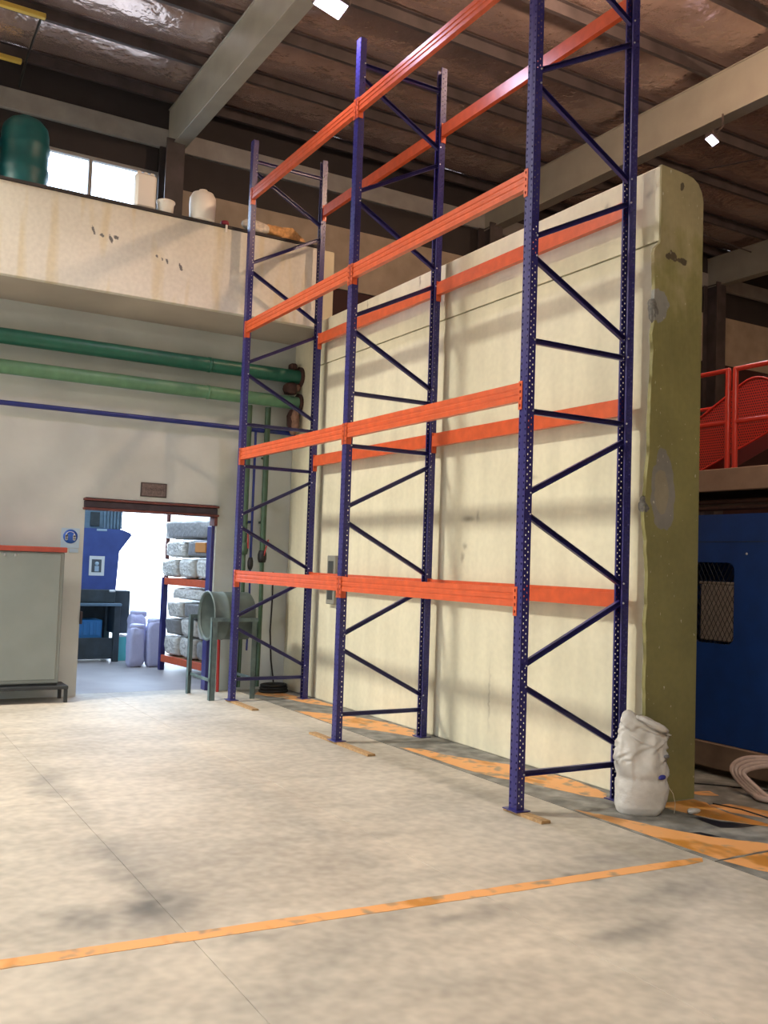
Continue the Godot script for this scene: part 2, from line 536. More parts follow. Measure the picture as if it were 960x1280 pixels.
# end of the dividing wall: cream at the top, olive paint below, two mortar patches
func end_image() -> Image:
	var w := 128
	var h := 1024
	var im := Image.create(w, h, false, Image.FORMAT_RGB8)
	var edge := noise_of(301, 2.2, 4)
	var cloud := noise_of(302, 1.2, 4)
	var speck := noise_of(303, 14.0, 2)
	for j in h:
		var y := 5.12 * (1.0 - (j + 0.5) / h)
		for i in w:
			var x := 1.0 + 0.64 * (i + 0.5) / w
			var e := edge.get_noise_2d(x * 1.5, y)
			var c := Color(0.51, 0.49, 0.30)
			var t := clampf((y - 4.05 + 0.7 * e) / 0.55, 0.0, 1.0)
			c = c.lerp(Color(0.60, 0.56, 0.42), t)
			if Vector2((x - 1.40) / 0.05, (y - 4.32) / 0.03).length() < 1.0 + 1.4 * edge.get_noise_2d(x * 4.0, y * 4.0) or Vector2((x - 1.28) / 0.055, (y - 4.33) / 0.028).length() < 1.0 + 1.4 * edge.get_noise_2d(x * 4.0 + 9.0, y * 4.0): c = Color(0.30, 0.26, 0.19)
			if Vector2((x - 1.38) / 0.03, (y - 4.93) / 0.05).length() < 1.0 + e: c = Color(0.30, 0.27, 0.20)
			var p := Vector2((x - 1.22 + 0.05 * e) / 0.13, (y - 2.42) / 0.30).length()
			if p < 1.0 + 0.6 * e: c = Color(0.50, 0.49, 0.46)
			if p < 0.5 + 0.4 * e: c = Color(0.55, 0.52, 0.44)
			if Vector2((x - 1.15) / 0.09, (y - 3.86) / 0.16).length() < 1.0 + 0.7 * e: c = Color(0.52, 0.52, 0.50)
			if speck.get_noise_2d(x * 2.0, y * 0.8) > 0.74: c = Color(0.75, 0.73, 0.66)
			var k := 0.97 + 0.1 * cloud.get_noise_2d(x, y) + 0.03 * speck.get_noise_2d(x, y)
			im.set_pixel(i, j, Color(c.r * k, c.g * k, c.b * k))
	return im

# band below the gallery: cream with chalk marks and yellowed runs
func parapet_image() -> Image:
	var w := 1024
	var h := 160
	var im := Image.create(w, h, false, Image.FORMAT_RGB8)
	var cloud := noise_of(401, 0.6, 4)
	var run := noise_of(402, 1.4, 3)
	var speck := noise_of(403, 14.0, 2)
	var marks := [[-1.93, 5.66, 0.014, 0.05], [-1.83, 5.62, 0.022, 0.02], [-1.72, 5.60, 0.02, 0.045], [-1.66, 5.63, 0.03, 0.02], [-1.15, 5.50, 0.012, 0.02], [-1.08, 5.47, 0.01, 0.02], [-1.02, 5.46, 0.018, 0.03], [-0.84, 5.41, 0.018, 0.045]]
	for j in h:
		var y := 4.9 + 1.2 * (1.0 - (j + 0.5) / h)
		for i in w:
			var x := -6.0 + 7.5 * (i + 0.5) / w
			var k := 0.96 + 0.05 * cloud.get_noise_2d(x, y) + 0.03 * speck.get_noise_2d(x, y)
			var c := Color(0.86, 0.85, 0.80)
			c = c.lerp(Color(0.80, 0.73, 0.53), clampf(run.get_noise_2d(x * 2.2, y * 0.3) * 1.0 - 0.15, 0.0, 0.35))
			for s in marks:
				if Vector2((x - s[0] - (y - s[1]) * -0.3) / s[2], (y - s[1]) / s[3]).length() < 1.0 + 0.5 * speck.get_noise_2d(x * 3.0, y * 3.0): c = Color(0.42, 0.42, 0.42)
			im.set_pixel(i, j, Color(c.r * k, c.g * k, c.b * k))
	return im

# floor paint: orange worn through to grey, darker where wet
func paint_image(sd: int, wear: float, wet: float) -> Image:
	var n := 256
	var im := Image.create(n, n, false, Image.FORMAT_RGB8)
	var a := noise_of(sd, 1.6, 4)
	var b := noise_of(sd + 1, 5.0, 3)
	for j in n:
		for i in n:
			var x := 3.0 * i / n
			var z := 3.0 * j / n
			var c := Color(0.86, 0.62, 0.38)
			c = c.lerp(Color(0.70, 0.47, 0.17), clampf((a.get_noise_2d(x * 1.4, z * 0.8) + wet) * 4.0, 0.0, 1.0) * 0.9)
			c = c.lerp(Color(0.52, 0.49, 0.42), clampf((b.get_noise_2d(x, z) + wear) * 3.0, 0.0, 1.0) * 0.75)
			im.set_pixel(i, j, c)
	return im

# red sheet with rows of small punched holes
func punched_image() -> Image:
	var n := 64
	var im := Image.create(n, n, false, Image.FORMAT_RGB8)
	for j in n:
		for i in n:
			var row := j / 16
			var x := fmod(i + (8.0 if row % 2 else 0.0), 16.0) - 8.0
			var y := fmod(float(j), 16.0) - 8.0
			im.set_pixel(i, j, Color(0.18, 0.04, 0.04) if Vector2(x, y).length() < 5.0 else Color(0.74, 0.16, 0.11))
	return im

# ------------------------------------------------------------------ the hall
func shell():
	# --- floor: cast slabs with open joints, each its own piece
	var fl := thing("floor", "worn beige concrete factory floor cast in slabs", "floor", Vector3.ZERO, 0.0, "", "structure")
	var conc := image_mat("concrete", floor_image(), 0.62, bumps(111, 0.02, 3.0), 0.2)
	var under := MB.new()
	under.span(Vector3(-11.2, -0.3, -13.2), Vector3(15.2, -0.105, 13.2))
	part("dark_base", under, M.under_floor, fl)  # near-black colour keeps the open joints dark
	var xs := [-6.0, -4.49, -2.87, -1.255, 0.4405]
	var zs := [-6.9, -4.38, -2.88, -1.55, 3.4, 5.0]
	var gap := 0.0012
	for i in xs.size() - 1:
		for j in zs.size() - 1:
			var mb := MB.new()
			mb.lay(Vector3(1.0 / 9.0, 0, 0), 6.0 / 9.0, Vector3(0, 0, 1.0 / 12.0), 7.0 / 12.0)
			mb.span(Vector3(xs[i] + gap, -0.1, zs[j] + gap), Vector3(xs[i + 1] - gap, 0.0, zs[j + 1] - gap), 0.0015)
			part("floor_slab", mb, conc, fl)
	var plate := mat("cover_plate", Color(0.62, 0.615, 0.58), 0.6, 0.0, mottle(113, 0.012, 0.55, 1.0, 512), 0.6, bumps(114, 0.03, 3.0), 0.25)
	for q in [[0.4505, -6.7, 2.2, 1.417], [0.4505, 1.429, 2.2, 5.0], [2.2, -6.7, 6.0, 5.0]]:
		var mb := MB.new()
		mb.span(Vector3(q[0], -0.1, q[1]), Vector3(q[2], 0.0, q[3]), 0.001)
		part("cover_slab", mb, plate, fl)
	var rest := MB.new()
	rest.span(Vector3(-11, -0.1, -6.9), Vector3(-6.004, 0, 13))
	rest.span(Vector3(-6.0, -0.1, 5.004), Vector3(6.0, 0, 13))
	rest.span(Vector3(6.004, -0.1, -8.7), Vector3(15, 0, 13))
	rest.span(Vector3(1.7, -0.1, -8.7), Vector3(6.0, 0, -6.704))
	part("outer_slab", rest, M.floor_far, fl)
	var an := MB.new()
	an.span(Vector3(-4.5, -0.1, -13), Vector3(1.69, 0, -6.904))
	part("annex_slab", an, M.floor_annex, fl)
	var og := MB.new()
	og.span(Vector3(-30, -0.2, -45), Vector3(30, -0.02, -13.02))
	og.span(Vector3(-45, -0.2, -13.0), Vector3(-11.25, -0.02, 20))  # out of view, bounces light in through the left opening
	single("outdoor_ground", og, M.outside_ground, "pale ground outside beyond the annex and the unseen left opening", "ground", "", "structure")

	# --- the wall with the doorway
	var wf := MB.new()
	wf.span(Vector3(-11, 0, FAR - 0.2), Vector3(-1.68, 4.87, FAR))
	wf.span(Vector3(-1.68, 2.5, FAR - 0.2), Vector3(0.07, 4.87, FAR))
	wf.span(Vector3(0.07, 0, FAR - 0.2), Vector3(1.64, 4.87, FAR))
	single("wall_far", wf, M.far_plaster, "pale plastered wall with the doorway below the gallery", "wall", "", "structure")
	var d := thing("door_1", "doorway with a worn dark red sliding door header", "doorway", Vector3.ZERO, 0.0, "", "structure")
	var hd := MB.new()
	hd.span(Vector3(-1.70, 2.37, FAR - 0.16), Vector3(0.07, 2.46, FAR + 0.03), 0.008)
	part("header", hd, M.door_dark, d)
	for y in [2.345, 2.462]:
		var fb := MB.new()
		fb.span(Vector3(-1.71, y, FAR - 0.17), Vector3(0.09, y + 0.028, FAR + 0.05), 0.006)
		part("header_flange", fb, M.door_red, d)
	var jb := MB.new()
	jb.span(Vector3(0.035, 2.22, FAR - 0.17), Vector3(0.08, 2.345, FAR + 0.02), 0.005)
	part("jamb_top", jb, M.door_red, d)
	jb = MB.new()
	jb.span(Vector3(0.022, 0.0, FAR - 0.21), Vector3(0.072, 2.22, FAR - 0.05), 0.005)
	part("jamb", jb, M.blue_paint, d)
	var lt := MB.new()
	lt.box(Vector3(-1.665, 0.98, FAR + 0.01), Vector3(0.03, 0.16, 0.03), 0.006)
	part("latch_plate", lt, M.door_dark, d)

	# --- annex behind the doorway
	var aw := MB.new()
	aw.span(Vector3(-3.2, 0, -13), Vector3(-3.0, 3.2, FAR - 0.2))
	aw.span(Vector3(1.7, 0, -13), Vector3(1.9, 3.2, FAR - 0.2))
	aw.span(Vector3(1.7, 3.2, GAL - 0.2), Vector3(1.9, 4.86, FAR - 0.2))
	aw.span(Vector3(-3.2, 3.2, GAL - 0.2), Vector3(-3.0, 4.86, FAR - 0.2))
	aw.span(Vector3(-3.0, 0, -13), Vector3(-0.75, 3.2, -12.8))
	single("wall_annex", aw, M.annex_wall, "white walls of the yard behind the doorway, open at its back", "wall", "", "structure")
	var rp := MB.new()
	rp.span(Vector3(0.37, 0, -9.9), Vector3(0.43, 3.4, -9.82), 0.01)
	single("red_post", rp, M.door_red, "thin red steel post behind the wrapped bundles in the annex", "post", "", "structure")

	# --- gallery: slab, front band, coping
	var gs := MB.new()
	gs.prism([Vector2(-5.95, 4.955), Vector2(-6.7, 4.86), Vector2(-8.7, 4.86), Vector2(-8.7, 5.08), Vector2(-5.95, 5.08)], Vector3(-11, 0, 0), Vector3(0, 0, 1), Vector3(0, 1, 0), Vector3(12.2, 0, 0))
	single("gallery_slab", gs, M.soffit_paint, "pale soffit of the gallery floor above the green pipes", "slab", "", "structure")
	var pf := MB.new()
	pf.lay(Vector3(1.0 / 7.5, 0, 0), 0.8, Vector3(0, -1.0 / 1.2, 0), 1.0 + 4.9 / 1.2)
	pf.span(Vector3(-11, 4.95, -6.02), Vector3(1.10, 6.035, -5.9), 0.006)
	single("trim_1", pf, image_mat("parapet", parapet_image(), 0.75), "cream gallery front band with chalk marks", "parapet", "", "structure")
	var cp := MB.new()
	cp.span(Vector3(-11, 6.035, -6.05), Vector3(1.12, 6.075, -5.885), 0.006)
	single("trim_2", cp, M.coping, "dark coping on top of the gallery front band", "coping", "", "structure")
	var pl := MB.new()
	pl.span(Vector3(1.12, 4.95, -6.1), Vector3(1.31, 6.03, -5.9), 0.008)
	single("trim_3", pl, M.cream, "short pale pier closing the end of the gallery band", "pier", "", "structure")

	# --- dividing wall
	var dv := thing("wall_divider", "tall cream dividing wall with an olive painted end behind the rack", "wall", Vector3.ZERO, 0.0, "", "structure")
	var dm := image_mat("divider_paint", divide_image(), 0.7, bumps(211, 0.02, 3.0), 0.12)
	var a := MB.new()
	a.lay(Vector3(0, 0, 1.0 / 7.0), 6.8 / 7.0, Vector3(0, -1.0 / 5.1, 0), 1.0)
	a.span(Vector3(DIV, 0, -6.7), Vector3(1.62, 4.435, 0.172), 0.008)
	a.span(Vector3(DIV, 4.43, -6.7), Vector3(1.62, 4.86, -5.9))
	part("lower_wall", a, dm, dv)
	var b := MB.new()
	b.lay(Vector3(0, 0, 1.0 / 7.0), 6.8 / 7.0, Vector3(0, -1.0 / 5.1, 0), 1.0)
	b.prism([Vector2(DIV - 0.008, 4.443), Vector2(1.63, 4.443), Vector2(1.63, 4.86), Vector2(1.612, 4.93), Vector2(1.57, 4.995), Vector2(1.51, 5.03), Vector2(1.43, 5.045), Vector2(DIV + 0.01, 5.06), Vector2(DIV - 0.008, 5.045)], Vector3(0, 0, -5.9), Vector3(1, 0, 0), Vector3(0, 1, 0), Vector3(0, 0, 6.09))
	part("upper_beam", b, dm, dv)
	var c := MB.new()
	c.lay(Vector3(1.0 / 0.64, 0, 0), -1.0 / 0.64, Vector3(0, -1.0 / 5.12, 0), 1.0)
	# olive render on the end of the wall, standing out past its face with a ragged edge
	var ragged := noise_of(330, 2.4, 4)
	var coat := [Vector2(1.63, 0), Vector2(1.63, 4.86), Vector2(1.612, 4.93), Vector2(1.57, 4.995), Vector2(1.51, 5.03), Vector2(1.43, 5.045), Vector2(DIV - 0.006, 5.058), Vector2(DIV - 0.006, 4.42)]
	for n in 89:
		var y := 4.37 - 4.37 * n / 88.0
		coat.append(Vector2(1.068 + 0.018 * smoothstep(2.8, 4.2, y) - 0.045 * exp(-pow((y - 2.3) / 0.28, 2.0)) + 0.022 * ragged.get_noise_2d(y * 1.5, 3.0), y))
	c.prism(coat, Vector3(0, 0, 0.172), Vector3(1, 0, 0), Vector3(0, 1, 0), Vector3(0, 0, 0.034))
	part("end_face", c, image_mat("end_paint", end_image(), 0.6, bumps(311, 0.02, 4.0), 0.2), dv)
	# broken plaster with mortar lumps on the corner
	for q in [[1.085, 3.86, 0.05], [1.03, 2.28, 0.04]]:
		var lump := MB.new()
		lump.blob(Vector3(q[0] + 0.012, q[1], 0.185), Vector3(0.035, 0.10, q[2] * 0.6), 0.9, 0.03, noise_of(320, 3.0, 3), Basis(Vector3(0, 0, 1), 0.2), 14, 20)
		part("mortar_patch", lump, mat("mortar", Color(0.50, 0.49, 0.47), 0.9, 0.0, mottle(321, 0.03, 0.6, 1.0), 4.0), dv)

	# --- wall behind the gallery, carrying on behind the machines
	var gw := thing("wall_gallery", "high back wall in horizontal bands behind the gallery", "wall", Vector3.ZERO, 0.0, "", "structure")
	var w1 := MB.new()
	w1.span(Vector3(-11, 5.08, GAL - 0.2), Vector3(-2.45, 7.45, GAL))
	w1.span(Vector3(-2.45, 5.08, GAL - 0.2), Vector3(-0.42, 5.9, GAL))
	w1.span(Vector3(-0.42, 5.08, GAL - 0.2), Vector3(1.75, 7.45, GAL))
	w1.span(Vector3(1.75, 6.4, GAL - 0.2), Vector3(15, 7.45, GAL))
	part("wall_panel", w1, M.wall_panel, gw)
	var w2 := MB.new()
	w2.span(Vector3(-11, 7.45, GAL - 0.2), Vector3(-2.45, 8.03, GAL - 0.05))
	w2.span(Vector3(-2.45, 7.66, GAL - 0.2), Vector3(-0.42, 8.03, GAL - 0.05))
	w2.span(Vector3(-0.42, 7.45, GAL - 0.2), Vector3(15, 8.03, GAL - 0.05))
	part("dark_band", w2, M.dark_panel, gw)
	var w3 := MB.new()
	w3.span(Vector3(-11, 8.03, GAL - 0.2), Vector3(15, 8.33, GAL + 0.02), 0.01)
	part("light_band", w3, M.light_strip, gw)
	var w4 := MB.new()
	w4.span(Vector3(-11, 8.33, GAL - 0.2), Vector3(15, ROOF, GAL - 0.02))
	part("eaves_band", w4, M.dark_panel, gw)
	var w5 := MB.new()
	w5.span(Vector3(1.75, 0, GAL - 0.2), Vector3(15, 6.4, GAL - 0.04))
	part("lower_cladding", w5, M.maroon, gw)
	for x in [-6.3, -0.3, 5.7, 11.7]:
		var co := MB.new()
		co.span(Vector3(x - 0.14, 5.08 if x < 1 else 0.0, GAL - 0.02), Vector3(x + 0.14, 8.05, GAL + 0.02))
		co.span(Vector3(x - 0.02, 5.08 if x < 1 else 0.0, GAL + 0.02), Vector3(x + 0.02, 8.05, GAL + 0.34))
		co.span(Vector3(x - 0.14, 5.08 if x < 1 else 0.0, GAL + 0.34), Vector3(x + 0.14, 8.05, GAL + 0.37))
		part("column", co, M.purlin_steel, gw)
	var wn := thing("window_1", "bright daylit window in the wall behind the gallery", "window", Vector3.ZERO, 0.0, "", "structure")
	var fr := MB.new()
	fr.span(Vector3(-2.45, 5.9, GAL - 0.14), Vector3(-0.42, 5.95, GAL - 0.06))
	fr.span(Vector3(-2.45, 7.61, GAL - 0.14), Vector3(-0.42, 7.66, GAL - 0.06))
	for x in [-2.45, -1.46, -0.47]:
		fr.span(Vector3(x, 5.95, GAL - 0.14), Vector3(x + 0.05, 7.61, GAL - 0.06))
	part("window_frame", fr, M.light_strip, wn)
	for x in [-2.4, -1.41]:
		var pn := MB.new()
		pn.span(Vector3(x, 5.95, GAL - 0.105), Vector3(x + 0.94, 7.61, GAL - 0.1))
		part("pane", pn, M.window_glass, wn)

	# --- far sides of the hall, never in the picture
	var wl := MB.new()
	wl.span(Vector3(-11.2, -0.1, -8.7), Vector3(-11, ROOF, -3.0))
	wl.span(Vector3(-11.2, 4.0, -3.0), Vector3(-11, ROOF, 1.0))  # opening out of view, placed to light the hall from the left
	wl.span(Vector3(-11.2, -0.1, 1.0), Vector3(-11, ROOF, 13.2))
	single("wall_left", wl, M.hall_wall, "unseen left wall of the hall, its opening placed to let light in", "wall", "", "structure")
	var wr := MB.new()
	wr.span(Vector3(15, -0.1, -8.7), Vector3(15.2, ROOF, 13.2))
	single("wall_right", wr, M.hall_wall, "plain right side wall of the hall", "wall", "", "structure")
	var wb := MB.new()
	wb.span(Vector3(-11.2, -0.1, 13), Vector3(15.2, ROOF, 13.2))
	single("wall_back", wb, M.hall_wall, "plain wall of the hall behind the viewer", "wall", "", "structure")

	# --- roof: foil-faced sheets on purlins on rafters
	var ce := thing("ceiling", "foil-faced hall roof on dark purlins and deep steel rafters", "roof", Vector3.ZERO, 0.0, "", "structure")
	var rf := MB.new()
	rf.span(Vector3(-11.2, ROOF + 0.06, -8.7), Vector3(15.2, ROOF + 0.2, 13.2))
	part("roof_sheet", rf, M.purlin_steel, ce)
	# foil-faced blanket hanging slack between the purlins
	var sagn := noise_of(35, 0.5, 3)
	for bay in 18:
		var z0 := -8.25 + 1.245 * (bay - 1)
		var fb := MB.new()
		fb.smooth(true)
		var rows := []
		for iz in 9:
			var t := iz / 8.0
			var row := []
			for ix in 54:
				var x := -11.1 + 26.2 * ix / 53.0
				var sag := 0.085 + 0.02 * sagn.get_noise_2d(x, z0)
				row.append(Vector3(x, ROOF + 0.02 - sag * 4.0 * t * (1.0 - t) + 0.006 * sagn.get_noise_2d(x * 3.0, (z0 + t) * 4.0), z0 + 1.245 * t))
			rows.append(row)
		for iz in 8:
			for ix in 53:
				fb.face([rows[iz][ix], rows[iz][ix + 1], rows[iz + 1][ix + 1], rows[iz + 1][ix]], Vector3.DOWN)
		part("foil_blanket", fb, M.foil, ce)
	var k := 0
	while k < 17:
		var z := -8.25 + 1.245 * k
		var pu := MB.new()
		# Z-shaped purlin, lip towards the camera
		pu.prism([Vector2(-0.055, 0), Vector2(0.004, 0), Vector2(0.004, 0.15), Vector2(0.06, 0.15), Vector2(0.06, 0.158), Vector2(-0.004, 0.158), Vector2(-0.004, 0.008), Vector2(-0.055, 0.008)], Vector3(-11, ROOF - 0.165, z), Vector3(0, 0, 1), Vector3(0, 1, 0), Vector3(26, 0, 0))
		part("purlin", pu, M.purlin_steel, ce)
		k += 1
	for x in [-6.3, -0.3, 5.7, 11.7]:
		var ra := MB.new()
		# welded box section with small flange lips
		ra.span(Vector3(x - 0.015, 8.02, GAL), Vector3(x + 0.175, 8.64, 13.0))
		ra.span(Vector3(x - 0.03, 8.0, GAL), Vector3(x + 0.19, 8.02, 13.0), 0.004)
		ra.span(Vector3(x - 0.03, 8.632, GAL), Vector3(x + 0.19, 8.652, 13.0), 0.004)
		part("rafter", ra, M.steel_grey, ce)
	for q in [[5.75, -3.66, 1], [5.75, 0.2, 1], [-0.25, 0.2, 1]]:
		var sb := MB.new()
		sb.tube([Vector3(q[0], 8.62, q[1] + 0.1), Vector3(q[0] + 0.05, 8.03, q[1] + 0.37)], 0.022, 6)
		part("fly_brace", sb, M.steel_grey, ce)
	for q in [[Vector3(6.4, 8.56, -8.2), Vector3(9.4, 8.56, -2.0)], [Vector3(7.0, 8.5, -7.0), Vector3(12.0, 8.5, -7.4)]]:
		var tr := MB.new()
		tr.tube(q, 0.012, 6)
		part("tie_rod", tr, M.purlin_steel, ce)
	for sl in UNSEEN_ROOF_LIGHTS:
		var sk := MB.new()
		sk.box(Vector3(sl[0], ROOF - 0.10, sl[1]), Vector3(sl[2], 0.02, sl[3]))
		part("unseen_light_panel", sk, M.unseen_panel_glow, ce)  # glowing bodies of the unseen roof lights
	var wi := MB.new()
	wi.tube([Vector3(-2.50, 8.60, -6.85), Vector3(-2.49, 8.58, -7.9), Vector3(-2.50, 8.36, -8.45)], 0.016, 6)
	part("cable", wi, M.black_rubber, ce)
	for q in [[-3.3, -2.46, 8.575, -6.80], [-3.4, -2.53, 8.575, -8.14]]:
		var yb := MB.new()
		yb.span(Vector3(q[0], q[2] - 0.035, q[3] - 0.04), Vector3(q[1], q[2] + 0.03, q[3] + 0.035), 0.01)
		part("yellow_bar", yb, M.yellow_bar, ce)

# ------------------------------------------------------------------ floor paint
func paint():
	var a := image_mat("line_paint", paint_image(501, -0.25, -0.35), 0.6)
	var b := image_mat("hazard_paint", paint_image(511, -0.1, -0.3), 0.55)
	var w := image_mat("hazard_paint_wet", paint_image(521, -0.3, 0.08), 0.4)
	for m in [a, b, w]:
		m.uv1_triplanar = true
		m.uv1_world_triplanar = true
		m.uv1_scale = Vector3.ONE / 3.0
	var edge := noise_of(531, 2.2, 3)
	# [name, label, material, outline (x, z)...]
	var list := [
		["floor_line", "long straight orange line painted across the concrete floor", a, [[-6.0, 0.945], [-3.7, 1.077], [-1.85, 1.195], [0.0, 1.295], [0.37, 1.325], [0.42, 1.345], [0.36, 1.405], [0.0, 1.395], [-1.85, 1.295], [-3.7, 1.178], [-6.0, 1.045]]],
		["floor_stripe", "faded orange floor stripe beside the far rack frame against the wall", b, [[0.53, -6.22], [0.79, -6.63], [0.92, -6.27], [1.01, -5.85], [1.1, -5.46], [1.1, -4.9], [0.87, -5.3], [0.73, -5.86]]],
		["floor_stripe", "orange floor stripe slanting to the wall by the middle rack frame", b, [[0.46, -4.83], [0.78, -4.42], [0.93, -4.2], [1.09, -3.73], [1.12, -3.19], [0.91, -2.86], [0.78, -3.21], [0.57, -3.58], [0.46, -3.78]]],
		["floor_stripe", "long orange floor stripe between the middle and nearest rack frames", b, [[0.48, -2.43], [0.64, -2.25], [0.70, -1.95], [0.84, -1.66], [1.0, -1.4], [1.05, -1.05], [1.13, -0.87], [1.12, -0.5], [1.07, -0.19], [0.94, -0.07], [0.85, -0.19], [0.77, -0.46], [0.7, -0.75], [0.57, -0.99], [0.51, -1.35]]],
		["floor_stripe", "wide wet orange floor stripe in front of the white sack", w, [[0.47, 0.1], [0.63, 0.45], [0.67, 0.6], [0.72, 0.74], [0.8, 0.92], [0.87, 1.05], [0.97, 1.16], [1.1, 1.31], [1.2, 1.40], [0.50, 1.408]]],
		["floor_stripe", "wet orange patch past the floor joint at the right edge", w, [[0.50, 1.437], [1.2, 1.437], [0.75, 1.9], [0.60, 1.75], [0.55, 1.67]]],
		["floor_stripe", "orange floor stripe running out from the olive wall end", w, [[1.23, 0.23], [1.37, 0.225], [1.6, 0.23], [1.60, 0.35], [1.53, 0.51], [1.5, 0.72], [1.53, 0.97], [1.56, 1.1], [1.43, 0.97], [1.28, 0.75], [1.21, 0.55], [1.16, 0.28]]],
		["floor_stripe", "narrow orange floor stripe nearest the hose bundle", w, [[1.58, 0.41], [1.75, 0.45], [1.85, 0.72], [1.9, 0.9], [1.72, 0.97], [1.6, 0.74], [1.55, 0.62], [1.57, 0.46]]],
		["floor_stripe", "small faded orange patch beside the blue machine base", b, [[1.72, 0.02], [1.95, 0.08], [1.9, 0.22], [1.75, 0.16]]],
	]
	for e in list:
		var pts := []
		var src: Array = e[3]
		for i in src.size():
			var p := Vector2(src[i][0], src[i][1])
			var q := Vector2(src[(i + 1) % src.size()][0], src[(i + 1) % src.size()][1])
			var n := int(clampf(p.distance_to(q) / 0.06, 1.0, 40.0))
			for k in n:
				var r := p.lerp(q, float(k) / n)
				var amp := 0.006 if e[0] == "floor_line" else 0.018
				if e[0] != "floor_line" and (r.x < 0.52): amp = 0.0
				pts.append(r + Vector2(edge.get_noise_2d(r.x * 3.0, r.y * 3.0), edge.get_noise_2d(r.x * 3.0 + 50.0, r.y * 3.0)) * amp)
		var mb := MB.new()
		mb.prism(pts, Vector3(0, 0.0002, 0), Vector3(1, 0, 0), Vector3(0, 0, 1), Vector3(0, 0.0016, 0))
		single(e[0], mb, e[2], e[1], "floor marking", "" if e[0] == "floor_line" else "orange stripes on the trench covers")
	var dk := mat("wet_patch", Color(0.11, 0.105, 0.105), 0.35)
	for q in [["black wet patch on the floor beside the olive wall end", [[1.15, 0.6], [1.2, 0.62], [1.25, 0.78], [1.33, 0.86], [1.43, 0.97], [1.25, 0.96], [1.11, 0.90]]], ["small dark smear on the floor beside the wide orange stripe", [[0.81, 0.90], [0.88, 0.92], [0.93, 1.06], [0.86, 1.02]]]]:
		var pts := []
		for p in q[1]: pts.append(Vector2(p[0], p[1]))
		var mb := MB.new()
		mb.prism(pts, Vector3(0, 0.0002, 0), Vector3(1, 0, 0), Vector3(0, 0, 1), Vector3(0, 0.001, 0))
		single("floor_stain", mb, dk, q[0], "stain")

